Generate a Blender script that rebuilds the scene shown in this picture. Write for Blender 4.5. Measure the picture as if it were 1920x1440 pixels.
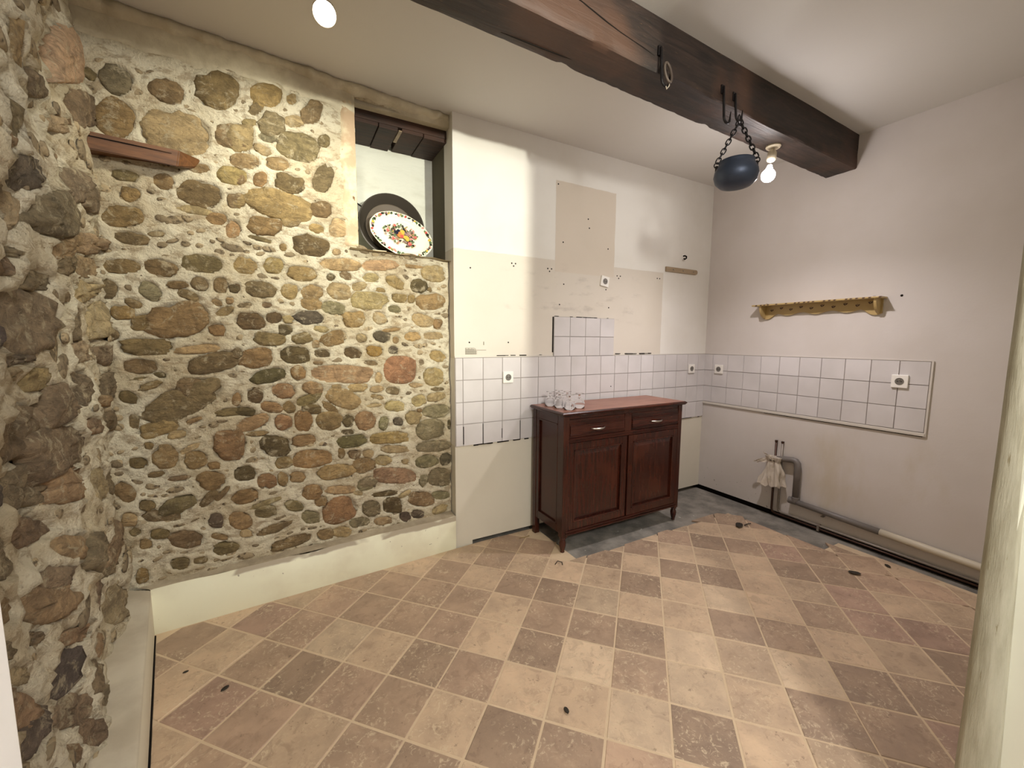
import bpy, bmesh, math, random
import numpy as np
from mathutils import Vector, Matrix, noise
PI = math.pi
rnd = random.Random(7)
SC = bpy.context.scene
COL = SC.collection
for o in list(bpy.data.objects):
    bpy.data.objects.remove(o)

# ------------------------------------------------------------------ camera
F_PX, YAW, PITCH, ROLL = 765.26, 0.5009, -0.1052, 0.0053
cam_d = bpy.data.cameras.new('camera')
cam = bpy.data.objects.new('camera', cam_d)
COL.objects.link(cam)
fw = Vector((math.sin(YAW) * math.cos(PITCH), math.cos(YAW) * math.cos(PITCH), math.sin(PITCH)))
rt0 = Vector((math.cos(YAW), -math.sin(YAW), 0))
up0 = rt0.cross(fw)
rt = rt0 * math.cos(ROLL) + up0 * math.sin(ROLL)
up = -rt0 * math.sin(ROLL) + up0 * math.cos(ROLL)
M = Matrix((rt, up, -fw)).transposed().to_4x4()
M.translation = Vector((-3.5626, -2.5932, 1.45))
cam.matrix_world = M
cam_d.sensor_width = 36.0
cam_d.sensor_fit = 'HORIZONTAL'
cam_d.lens = F_PX / 1920 * 36.0
cam_d.clip_start = 0.02
SC.camera = cam

# ------------------------------------------------------------------ world, lights, exposure
SC.view_settings.view_transform = 'Standard'
SC.view_settings.look = 'None'
SC.view_settings.gamma = 1.0
SC.view_settings.use_curve_mapping = False
SC.view_settings.exposure = 0.12
world = bpy.data.worlds.new('world')
SC.world = world
world.use_nodes = True
world.node_tree.nodes['Background'].inputs[0].default_value = (0.5, 0.48, 0.42, 1)
world.node_tree.nodes['Background'].inputs[1].default_value = 0.25

def aim(o, target):
    o.rotation_euler = (Vector(target) - o.location).to_track_quat('-Z', 'Y').to_euler()

def lamp(name, kind, loc, power, color, radius=0.03, target=None, size=None, blend=0.3):
    d = bpy.data.lights.new(name, kind)
    d.energy = power
    d.color = color
    d.shadow_soft_size = radius
    if size is not None:
        d.spot_size = math.radians(size)
        d.spot_blend = blend
    o = bpy.data.objects.new(name, d)
    COL.objects.link(o)
    o.location = loc
    if target: aim(o, target)
    return o

# the bulb in the spot under the beam
BULB = (-0.910, -1.03, 2.475)
lamp('bulb_light', 'POINT', (BULB[0], BULB[1], BULB[2] - 0.050), 10, (1.0, 0.93, 0.94), 0.03)
lamp('bulb_beam', 'SPOT', (BULB[0], BULB[1], BULB[2] - 0.050), 62, (1.0, 0.93, 0.95), 0.03, (BULB[0] - 0.10, BULB[1], 0.0), 150, 0.9)
# lamp of the next room, behind the doorway's right post
lamp('next_room_spot', 'SPOT', (-2.04, -4.1, 2.33), 560, (1.0, 0.99, 0.84), 0.045, (-2.62, 0.0, 2.05), 38, 0.9)
# ceiling spot seen at the top of the picture
lamp('ceiling_spot_light', 'SPOT', (-3.375, -0.72, 2.64), 38, (1.0, 0.96, 0.79), 0.04, (-3.70, 0.05, 1.75), 130, 0.9)
# unseen fill light, added in the next room to raise the general level
lamp('next_room_fill_light', 'POINT', (-3.0, -3.9, 2.5), 175, (1.0, 0.99, 0.95), 0.15)

# ------------------------------------------------------------------ helpers
def lin(c):
    c = c / 255.0
    return c / 12.92 if c <= 0.04045 else ((c + 0.055) / 1.055) ** 2.4
def rgb(r, g, b): return (lin(r), lin(g), lin(b), 1.0)

class MB:
    """collects shapes into one mesh"""
    def __init__(s): s.bm = bmesh.new()
    def box(s, x0, x1, y0, y1, z0, z1, mat=None, bev=0.0):
        r = bmesh.ops.create_cube(s.bm, size=1)
        for v in r['verts']:
            v.co = Vector(((x0 + x1) / 2 + v.co.x * (x1 - x0), (y0 + y1) / 2 + v.co.y * (y1 - y0), (z0 + z1) / 2 + v.co.z * (z1 - z0)))
        if bev:
            es = list({e for v in r['verts'] for e in v.link_edges})
            n = bmesh.ops.bevel(s.bm, geom=es, offset=bev, segments=2, affect='EDGES', profile=0.5)
            vs = list({v for v in n['verts']} | {v for v in r['verts'] if v.is_valid})
        else: vs = r['verts']
        if mat is not None:
            for v in vs:
                if v.is_valid: v.co = mat @ v.co
        return s
    def lathe(s, prof, seg=24, mat=None, sx=1, sy=1):
        rings = []
        for r, z in prof:
            ring = []
            for i in range(seg):
                a = 2 * PI * i / seg
                ring.append(s.bm.verts.new((r * math.cos(a) * sx, r * math.sin(a) * sy, z)))
            rings.append(ring)
        for a, b in zip(rings, rings[1:]):
            for i in range(seg):
                j = (i + 1) % seg
                s.bm.faces.new((a[i], a[j], b[j], b[i]))
        if prof[0][0] > 1e-5: s.bm.faces.new(rings[0][::-1])
        if prof[-1][0] > 1e-5: s.bm.faces.new(rings[-1])
        if mat is not None:
            for ring in rings:
                for v in ring: v.co = mat @ v.co
        poles = [v for (r, z), ring in zip(prof, rings) if r <= 1e-5 for v in ring]
        if poles: bmesh.ops.remove_doubles(s.bm, verts=poles, dist=1e-6)
        return s
    def tube(s, pts, r, seg=8, closed=False):
        pts = [Vector(p) for p in pts]
        n = len(pts)
        rs = r if isinstance(r, (list, tuple)) else [r] * n
        rings = []
        ref = None
        for i, p in enumerate(pts):
            if closed: t = (pts[(i + 1) % n] - pts[i - 1]).normalized()
            else: t = (pts[min(i + 1, n - 1)] - pts[max(i - 1, 0)]).normalized()
            if ref is None:
                ref = Vector((0, 0, 1)) if abs(t.z) < 0.9 else Vector((1, 0, 0))
            u = (ref - t * ref.dot(t)).normalized()
            ref = u
            w = t.cross(u)
            rings.append([s.bm.verts.new(p + (u * math.cos(2 * PI * k / seg) + w * math.sin(2 * PI * k / seg)) * rs[i]) for k in range(seg)])
        for i in range(n if closed else n - 1):
            a, b = rings[i], rings[(i + 1) % n]
            for k in range(seg):
                j = (k + 1) % seg
                s.bm.faces.new((a[k], a[j], b[j], b[k]))
        if not closed:
            s.bm.faces.new(rings[0][::-1]); s.bm.faces.new(rings[-1])
        return s
    def prism(s, pts2, a, b, axis='z'):
        """polygon extruded between a and b along an axis"""
        def P(p, t):
            return {'z': (p[0], p[1], t), 'y': (p[0], t, p[1]), 'x': (t, p[0], p[1])}[axis]
        lo = [s.bm.verts.new(P(p, a)) for p in pts2]
        hi = [s.bm.verts.new(P(p, b)) for p in pts2]
        s.bm.faces.new(lo[::-1]); s.bm.faces.new(hi)
        for i in range(len(lo)):
            j = (i + 1) % len(lo)
            s.bm.faces.new((lo[i], lo[j], hi[j], hi[i]))
        return s
    def build(s, name, mat, parent=None, smooth=False, fix=True):
        if fix: bmesh.ops.recalc_face_normals(s.bm, faces=s.bm.faces)
        me = bpy.data.meshes.new(name)
        s.bm.to_mesh(me); s.bm.free()
        if smooth:
            me.polygons.foreach_set('use_smooth', [True] * len(me.polygons))
            if smooth != 'all':
                me.set_sharp_from_angle(angle=math.radians(40))
        mats = mat if isinstance(mat, (list, tuple)) else [mat]
        for m in mats: me.materials.append(m)
        o = bpy.data.objects.new(name, me)
        COL.objects.link(o)
        if parent is not None:
            o.parent = parent
            # world coordinates are used for building: undo the parent's own place
            o.matrix_parent_inverse = Matrix.Translation(-parent.location) if parent.type == 'EMPTY' else Matrix.Identity(4)
        return o

def tag(o, label=None, cat=None, group=None, kind=None):
    if label: o['label'] = label
    if cat: o['category'] = cat
    if group: o['group'] = group
    if kind: o['kind'] = kind
    return o

def thing(name, label, cat, loc=(0, 0, 0), group=None):
    o = bpy.data.objects.new(name, None)
    o.empty_display_size = 0.1
    COL.objects.link(o)
    o.location = loc
    return tag(o, label, cat, group)

def mesh_obj(name, verts, faces, mat, parent=None, smooth=True):
    me = bpy.data.meshes.new(name)
    me.from_pydata(verts, [], faces)
    me.materials.append(mat)
    if smooth: me.polygons.foreach_set('use_smooth', [True] * len(me.polygons))
    o = bpy.data.objects.new(name, me)
    COL.objects.link(o)
    if parent is not None:
        o.parent = parent
        if parent.type == 'EMPTY': o.matrix_parent_inverse = Matrix.Translation(-parent.location)
    return o

# ------------------------------------------------------------------ materials
class NT:
    def __init__(s, name):
        s.m = bpy.data.materials.new(name); s.m.use_nodes = True
        s.t = s.m.node_tree; s.b = s.t.nodes['Principled BSDF']
        s.tc = s.t.nodes.new('ShaderNodeTexCoord')
        s.co = s.tc.outputs['Object']
    def n(s, k, **kw):
        x = s.t.nodes.new(k)
        for a, v in kw.items(): setattr(x, a, v)
        return x
    def link(s, a, b): s.t.links.new(a, b)
    def seti(s, sock, v):
        if isinstance(v, (int, float, tuple, list)): sock.default_value = v
        else: s.link(v, sock)
    def math(s, op, a, b=0.0, c=0.0, clamp=False):
        x = s.n('ShaderNodeMath', operation=op); x.use_clamp = clamp
        s.seti(x.inputs[0], a); s.seti(x.inputs[1], b); s.seti(x.inputs[2], c)
        return x.outputs[0]
    def noise(s, scale, detail=4, rough=0.55, vec=None, dist=0.0):
        x = s.n('ShaderNodeTexNoise')
        x.inputs['Scale'].default_value = scale; x.inputs['Detail'].default_value = detail
        x.inputs['Roughness'].default_value = rough; x.inputs['Distortion'].default_value = dist
        s.link(vec or s.co, x.inputs['Vector'])
        return x.outputs['Fac']
    def voronoi(s, scale, vec=None, feature='F1'):
        x = s.n('ShaderNodeTexVoronoi', feature=feature)
        x.inputs['Scale'].default_value = scale
        s.link(vec or s.co, x.inputs['Vector'])
        return x.outputs['Distance']
    def ramp(s, fac, lo, hi):
        x = s.n('ShaderNodeMapRange'); x.interpolation_type = 'SMOOTHSTEP'
        s.seti(x.inputs['Value'], fac); x.inputs['From Min'].default_value = lo; x.inputs['From Max'].default_value = hi
        return x.outputs['Result']
    def mix(s, fac, a, b, mode='MIX'):
        x = s.n('ShaderNodeMix', data_type='RGBA', blend_type=mode)
        s.seti(x.inputs['Factor'], fac); s.seti(x.inputs[6], a); s.seti(x.inputs[7], b)
        return x.outputs[2]
    def scale(s, v, vec=None):
        x = s.n('ShaderNodeMapping'); x.inputs['Scale'].default_value = v
        s.link(vec or s.co, x.inputs['Vector'])
        return x.outputs['Vector']
    def per_object(s):
        """object coordinates shifted by a random amount for each object"""
        oi = s.n('ShaderNodeObjectInfo')
        k = s.math('MULTIPLY', oi.outputs['Random'], 37.0)
        a = s.n('ShaderNodeVectorMath', operation='ADD')
        s.link(s.co, a.inputs[0]); s.link(k, a.inputs[1])
        return a.outputs[0], oi
    def color(s, c): s.seti(s.b.inputs['Base Color'], c); return s
    def rough(s, v): s.seti(s.b.inputs['Roughness'], v); return s
    def bump(s, h, strength=0.3, dist=0.01):
        x = s.n('ShaderNodeBump'); x.inputs['Strength'].default_value = strength; x.inputs['Distance'].default_value = dist
        s.link(h, x.inputs['Height']); s.link(x.outputs[0], s.b.inputs['Normal'])
        return s
    def boxmask(s, x0, x1, z0, z1, soft=0.004, axes='XZ', wob=0.006, wscale=9.0):
        sp = s.n('ShaderNodeSeparateXYZ'); s.link(s.co, sp.inputs[0])
        w = s.math('MULTIPLY', s.math('SUBTRACT', s.noise(wscale, 3), 0.5), wob * 2)
        r = None
        for ax, lo, hi in ((axes[0], x0, x1), (axes[1], z0, z1)):
            v = s.math('ADD', sp.outputs[ax], w)
            a = s.ramp(v, lo - soft, lo + soft); b = s.math('SUBTRACT', 1.0, s.ramp(v, hi - soft, hi + soft))
            q = s.math('MULTIPLY', a, b)
            r = q if r is None else s.math('MULTIPLY', r, q)
        return r

def simple(name, c, rough=0.6, metal=0.0, bump=0.0, bscale=60, spec=None, var=0.0):
    n = NT(name)
    if var:
        n.color(n.mix(n.noise(7, 5), tuple(x * (1 - var) for x in c[:3]) + (1,), tuple(min(1, x * (1 + var)) for x in c[:3]) + (1,)))
    else: n.color(c)
    n.rough(rough); n.b.inputs['Metallic'].default_value = metal
    if spec is not None: n.b.inputs['Specular IOR Level'].default_value = spec
    if bump: n.bump(n.noise(bscale, 4), bump, 0.004)
    return n.m

def emission(name, c, strength):
    m = bpy.data.materials.new(name); m.use_nodes = True
    b = m.node_tree.nodes['Principled BSDF']
    b.inputs['Base Color'].default_value = c
    b.inputs['Emission Color'].default_value = c
    b.inputs['Emission Strength'].default_value = strength
    return m

# painted plaster of the back wall, with the outlines of the cupboards and the hood that hung there
n = NT('back_wall_paint')
white = rgb(226, 222, 214); tan = rgb(208, 196, 180); dirty = rgb(210, 201, 188)
band = n.boxmask(-2.60, -0.626, 1.33, 2.052)
hood = n.boxmask(-1.782, -1.20, 1.97, 2.626)
band2 = n.boxmask(-2.60, -1.78, 2.045, 2.075, 0.012)
scuff = n.ramp(n.noise(5, 8, 0.65, n.scale((1, 1, 2.4))), 0.52, 0.72)
c = n.mix(band, white, dirty)
c = n.mix(hood, c, tan)
low = n.boxmask(-2.7, 0.1, -0.1, 0.73)
c = n.mix(low, c, rgb(214, 207, 190))
sc2 = n.math('MULTIPLY', scuff, n.math('MULTIPLY', n.boxmask(-2.2, -0.9, 1.60, 2.0, 0.08), 0.5))
c = n.mix(sc2, c, rgb(165, 155, 146))
c = n.mix(n.math('MULTIPLY', n.ramp(n.noise(2.2, 5), 0.4, 0.7), 0.18), c, rgb(190, 180, 160))
n.color(c).rough(0.55)
hh = n.math('ADD', n.math('MULTIPLY', n.math('MAXIMUM', band, hood), -1.2), n.math('MULTIPLY', n.noise(14, 6), 0.5))
n.bump(hh, 0.35, 0.004)
M_BACK = n.m

n = NT('right_wall_paint')
c = n.mix(n.ramp(n.noise(1.3, 4), 0.35, 0.7), rgb(208, 201, 196), rgb(200, 192, 185))
stain = n.math('MULTIPLY', n.ramp(n.noise(3.0, 5, 0.6, n.scale((1, 1, 0.4))), 0.5, 0.75), n.boxmask(-1.9, -0.9, 0.1, 0.8, 0.15, 'YZ'))
c = n.mix(n.math('MULTIPLY', stain, 0.5), c, rgb(186, 172, 142))
spk = n.math('MULTIPLY', n.ramp(n.noise(38, 3), 0.66, 0.72), n.boxmask(-0.9, 0.1, -0.1, 0.20, 0.06, 'YZ'))
c = n.mix(spk, c, rgb(110, 100, 90))
n.color(c).rough(0.6).bump(n.math('ADD', n.noise(9, 5), n.math('MULTIPLY', n.noise(90, 3), 0.25)), 0.22, 0.006)
M_RIGHT = n.m

n = NT('ceiling_paint')
n.color(n.mix(n.noise(1.5, 4), rgb(208, 205, 200), rgb(216, 213, 208))).rough(0.7)
n.bump(n.math('ADD', n.noise(5, 4), n.math('MULTIPLY', n.noise(120, 3), 0.3)), 0.18, 0.006)
M_CEIL = n.m

n = NT('kick_wall_paint')
c = n.mix(n.ramp(n.noise(4, 5), 0.4, 0.65), rgb(226, 222, 194), rgb(215, 208, 180))
edge = n.boxmask(-5, -2, 0.20, 0.30, 0.006, 'XZ', 0.018, 6)
c = n.mix(n.math('MULTIPLY', edge, n.ramp(n.noise(3.5, 3), 0.45, 0.52)), c, rgb(160, 146, 122))
c = n.mix(n.ramp(n.noise(30, 3), 0.71, 0.74), c, rgb(150, 140, 120))
n.color(c).rough(0.5).bump(n.noise(8, 5), 0.15, 0.006)
M_KICK = n.m

n = NT('cement_render')
n.color(n.mix(n.ramp(n.noise(7, 7, 0.65), 0.3, 0.7), rgb(176, 162, 138), rgb(140, 127, 106))).rough(0.85)
n.bump(n.noise(30, 6), 0.5, 0.008)
M_CEMENT = n.m

n = NT('mortar')
big = n.ramp(n.noise(3.2, 6, 0.6), 0.40, 0.62)
c = n.mix(big, rgb(218, 209, 184), rgb(198, 184, 154))
brown = n.ramp(n.noise(14, 9, 0.74, n.scale((1, 1, 1.9)), 0.5), 0.485, 0.60)
c = n.mix(n.math('MULTIPLY', brown, 0.62), c, rgb(150, 128, 97))
dk = n.ramp(n.noise(34, 8, 0.76, n.scale((1, 1, 1.7)), 0.7), 0.56, 0.68)
c = n.mix(n.math('MULTIPLY', dk, 0.5), c, rgb(104, 89, 67))
n.color(c).rough(0.92)
n.bump(n.math('ADD', n.noise(26, 9, 0.7), n.math('MULTIPLY', n.noise(110, 4), 0.35)), 1.0, 0.018)
M_MORTAR = n.m

n = NT('field_stone')
v, oi = n.per_object()
base = oi.outputs['Color']
f1 = n.noise(13, 9, 0.72, v, 0.9)
f2 = n.noise(60, 6, 0.72, v)
vs = n.scale((1, 1, 2.2), v)
c = n.mix(n.ramp(f1, 0.36, 0.64), n.mix(1.0, base, (0.74, 0.72, 0.69, 1), 'MULTIPLY'), n.mix(1.0, base, (1.34, 1.32, 1.27, 1), 'MULTIPLY'))
c = n.mix(n.math('MULTIPLY', n.ramp(n.noise(30, 8, 0.75, vs, 1.2), 0.52, 0.62), 0.65), c, n.mix(1.0, base, (0.52, 0.50, 0.47, 1), 'MULTIPLY'))
c = n.mix(n.math('MULTIPLY', n.ramp(f2, 0.56, 0.66), 0.35), c, n.mix(1.0, base, (1.7, 1.65, 1.55, 1), 'MULTIPLY'))
c = n.mix(n.math('MULTIPLY', n.ramp(n.noise(17, 9, 0.78, v, 0.6), 0.53, 0.63), 0.62), c, rgb(202, 188, 156))
n.color(c).rough(0.88)
h = n.math('ADD', n.noise(16, 9, 0.72, vs, 0.8), n.math('MULTIPLY', n.noise(60, 6, 0.7, v), 0.35))
n.bump(h, 1.0, 0.022)
M_STONE = n.m

n = NT('pebble_stone')
cr = n.n('ShaderNodeTexVoronoi'); cr.inputs['Scale'].default_value = 9; n.link(n.co, cr.inputs['Vector'])
hv = n.n('ShaderNodeSeparateColor'); n.link(cr.outputs['Color'], hv.inputs[0])
c = n.mix(hv.outputs[0], rgb(112, 98, 76), rgb(166, 148, 116))
c = n.mix(n.ramp(n.noise(50, 6), 0.5, 0.66), c, rgb(80, 68, 52))
n.color(c).rough(0.9).bump(n.noise(60, 6), 0.8, 0.008)
M_PEBBLE = n.m

n = NT('niche_whitewash')
c = n.mix(n.ramp(n.noise(2.6, 5, 0.6, n.scale((1, 1, 2.5))), 0.4, 0.7), rgb(226, 226, 212), rgb(208, 206, 190))
n.color(c).rough(0.8).bump(n.noise(5, 6, 0.55, n.scale((1, 1, 2.2))), 0.7, 0.03)
M_WASH = n.m

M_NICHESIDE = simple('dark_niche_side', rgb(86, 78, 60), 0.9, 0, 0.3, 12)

n = NT('floor_tile_clay')
v, oi = n.per_object()
base = oi.outputs['Color']
f1 = n.noise(7, 6, 0.6, v)
c = n.mix(n.ramp(f1, 0.32, 0.68), n.mix(1.0, base, (0.88, 0.86, 0.85, 1), 'MULTIPLY'), n.mix(1.0, base, (1.15, 1.13, 1.10, 1), 'MULTIPLY'))
rid = n.noise(30, 9, 0.76, v, 1.8)
patch = n.ramp(n.noise(5.0, 3, 0.5, v), 0.36, 0.60)
c = n.mix(n.math('MULTIPLY', n.ramp(n.noise(16, 8, 0.72, v, 0.8), 0.50, 0.64), 0.55), c, n.mix(1.0, base, (0.70, 0.66, 0.64, 1), 'MULTIPLY'))
c = n.mix(n.math('MULTIPLY', n.math('MULTIPLY', n.ramp(rid, 0.535, 0.61), patch), 0.8), c, rgb(208, 188, 158))
c = n.mix(n.math('MULTIPLY', n.ramp(n.noise(38, 7, 0.74, v), 0.60, 0.68), 0.55), c, rgb(92, 72, 56))
rl = n.n('ShaderNodeMapRange'); n.link(f1, rl.inputs['Value']); rl.inputs['To Min'].default_value = 0.38; rl.inputs['To Max'].default_value = 0.72
n.color(c).rough(rl.outputs['Result'])
n.bump(n.math('ADD', rid, n.math('MULTIPLY', n.noise(12, 4, 0.5, v), 0.9)), 0.35, 0.006)
M_TILE = n.m

n = NT('floor_grout')
n.color(n.mix(n.noise(14, 6), rgb(212, 190, 160), rgb(190, 166, 136))).rough(0.85).bump(n.noise(60, 5), 0.4, 0.004)
M_GROUT = n.m

n = NT('bare_concrete')
c = n.mix(n.ramp(n.noise(5, 8, 0.65), 0.32, 0.68), rgb(100, 96, 90), rgb(148, 142, 132))
c = n.mix(n.ramp(n.noise(22, 6, 0.6), 0.70, 0.73), c, rgb(205, 200, 190))
n.color(c).rough(0.75).bump(n.noise(18, 7), 0.5, 0.012)
M_CONC = n.m

n = NT('white_glazed_tile')
v, oi = n.per_object()
n.color(n.mix(n.ramp(n.noise(3, 4, 0.5, v), 0.3, 0.7), rgb(212, 207, 206), rgb(200, 195, 193))).rough(0.22)
n.bump(n.noise(4, 2, 0.5, v), 0.06, 0.01)
M_GLAZE = n.m
n = NT('tile_grout')
n.color(n.mix(n.noise(5, 4), rgb(142, 132, 126), rgb(172, 164, 158))).rough(0.9)
M_TGROUT = n.m
M_TRIM = simple('tile_trim_white', rgb(205, 198, 188), 0.4)

def wood(name, dark, mid, light, axis='X', rough=0.4, stretch=14, bump=0.2, scale=5.0, knots=False):
    n = NT(name)
    sc = {'X': (1, stretch, stretch), 'Y': (stretch, 1, stretch), 'Z': (stretch, stretch, 1)}[axis]
    v, oi = n.per_object()
    mp = n.scale(sc, v)
    g = n.noise(scale, 7, 0.6, mp, 0.8 if knots else 0.25)
    b = n.noise(2.2, 3, 0.5, v)
    c = n.mix(n.ramp(g, 0.30, 0.70), dark, mid)
    c = n.mix(n.math('MULTIPLY', n.ramp(b, 0.48, 0.7), 0.6), c, light)
    if knots:
        vk = n.voronoi(2.3, n.scale((0.6, 2.2, 2.2)))
        c = n.mix(n.math('SUBTRACT', 1.0, n.ramp(vk, 0.05, 0.16)), c, dark)
        c = n.mix(n.math('MULTIPLY', n.ramp(n.noise(60, 5, 0.7, n.scale((0.3, 3, 3))), 0.62, 0.7), 0.5), c, rgb(120, 92, 66))
    n.color(c).rough(rough)
    n.bump(g, bump, 0.006)
    return n.m
M_MAHOG_X = wood('mahogany_along', rgb(42, 17, 11), rgb(66, 28, 18), rgb(80, 38, 23), 'X', 0.24, 10, 0.02)
M_MAHOG_Z = wood('mahogany_upright', rgb(40, 16, 10), rgb(63, 27, 17), rgb(78, 37, 22), 'Z', 0.24, 10, 0.02)
M_TOPWOOD = wood('pale_sideboard_top', rgb(128, 80, 62), rgb(152, 102, 82), rgb(168, 122, 100), 'X', 0.35, 7, 0.05)  # top face of the sideboard, paler than the mahogany body
M_BEAM = wood('old_beam_oak', rgb(32, 24, 20), rgb(56, 42, 35), rgb(92, 62, 44), 'X', 0.6, 9, 0.7, 4.0, True)
M_LINTEL = wood('dark_lintel_wood', rgb(32, 20, 14), rgb(60, 36, 24), rgb(78, 48, 32), 'X', 0.7, 9, 0.5)
M_MANTEL = wood('reddish_shelf_wood', rgb(84, 52, 26), rgb(112, 72, 38), rgb(128, 88, 52), 'X', 0.5, 12, 0.25)
M_RAILW = wood('pale_rail_wood', rgb(128, 108, 82), rgb(156, 134, 106), rgb(168, 148, 120), 'X', 0.5, 12, 0.1)
M_IRON = simple('black_iron', rgb(34, 30, 30), 0.55, 0.6, 0.4, 80)
M_POT = simple('blue_black_iron', rgb(58, 66, 82), 0.45, 0.5, 0.15, 60)
M_DARKM = simple('dark_steel_pan', rgb(66, 60, 52), 0.45, 0.25, 0.1, 30)
M_PANIN = simple('brown_tray', rgb(88, 76, 62), 0.55, 0.1, 0.1, 30)
M_CHROME = simple('brushed_chrome', rgb(196, 190, 182), 0.28, 1.0)
M_PLASTIC = simple('socket_plastic', rgb(236, 232, 224), 0.3)
M_HOLE = simple('dark_recess', rgb(30, 26, 23), 0.95, spec=0.05)
M_METALGREY = simple('socket_ring_grey', rgb(128, 124, 118), 0.4, 0.5)
M_COPPER = simple('dark_copper_pipe', rgb(70, 48, 38), 0.4, 0.6, 0.2, 40)
M_PIPEGREY = simple('pipe_highlight_and_clip_grey', rgb(132, 122, 112), 0.4, 0.2)  # grey of clips and brackets, and the highlight coloured into one copper pipe
M_PVC = simple('grey_drain_pipe', rgb(112, 106, 102), 0.45)
M_CREAMPIPE = simple('cream_painted_pipe', rgb(196, 186, 166), 0.5, 0, 0.2, 30)
M_JAMBW = simple('white_jamb_paint', rgb(232, 228, 224), 0.5, 0, 0.05)
M_CABLE = simple('dead_leaf', rgb(46, 38, 28), 0.8)
M_TWIG = simple('dry_twig', rgb(150, 126, 78), 0.8)
M_LAMPW = simple('lamp_white_metal', rgb(212, 200, 176), 0.4)
M_BULB = emission('bulb_glow', (1.0, 0.94, 0.90, 1), 40.0)
M_LENS = emission('spot_lens_glow', (1.0, 0.97, 0.84, 1), 9.0)

n = NT('bag_plastic')
n.color(rgb(214, 202, 186)).rough(0.35)
n.b.inputs['Transmission Weight'].default_value = 0.25
n.bump(n.noise(30, 5), 0.5, 0.006)
M_BAG = n.m

n = NT('door_post_paint')
c = n.mix(n.ramp(n.noise(6, 8, 0.65, n.scale((6, 6, 1))), 0.35, 0.7), rgb(178, 173, 152), rgb(156, 150, 128))
c = n.mix(n.ramp(n.noise(7, 7, 0.7, n.scale((14, 14, 1))), 0.64, 0.70), c, rgb(128, 118, 90))
n.color(c).rough(0.5).bump(n.noise(7, 7, 0.7, n.scale((12, 12, 1))), 0.5, 0.006)
M_POST = n.m
M_POSTF = simple('door_casing_paint', rgb(222, 221, 204), 0.5, 0, 0.3, 14)

n = NT('clear_glass')
n.color((1, 1, 1, 1)).rough(0.03)
n.b.inputs['Transmission Weight'].default_value = 1.0
n.b.inputs['IOR'].default_value = 1.3
M_GLASS = n.m

n = NT('shelf_yellow_lacquer')
c = n.mix(n.noise(6, 4), rgb(186, 162, 110), rgb(168, 142, 92))
n.color(c).rough(0.35)
M_YEL = n.m
M_MARK = simple('burnt_leaf_pattern', rgb(70, 44, 26), 0.5)

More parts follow.
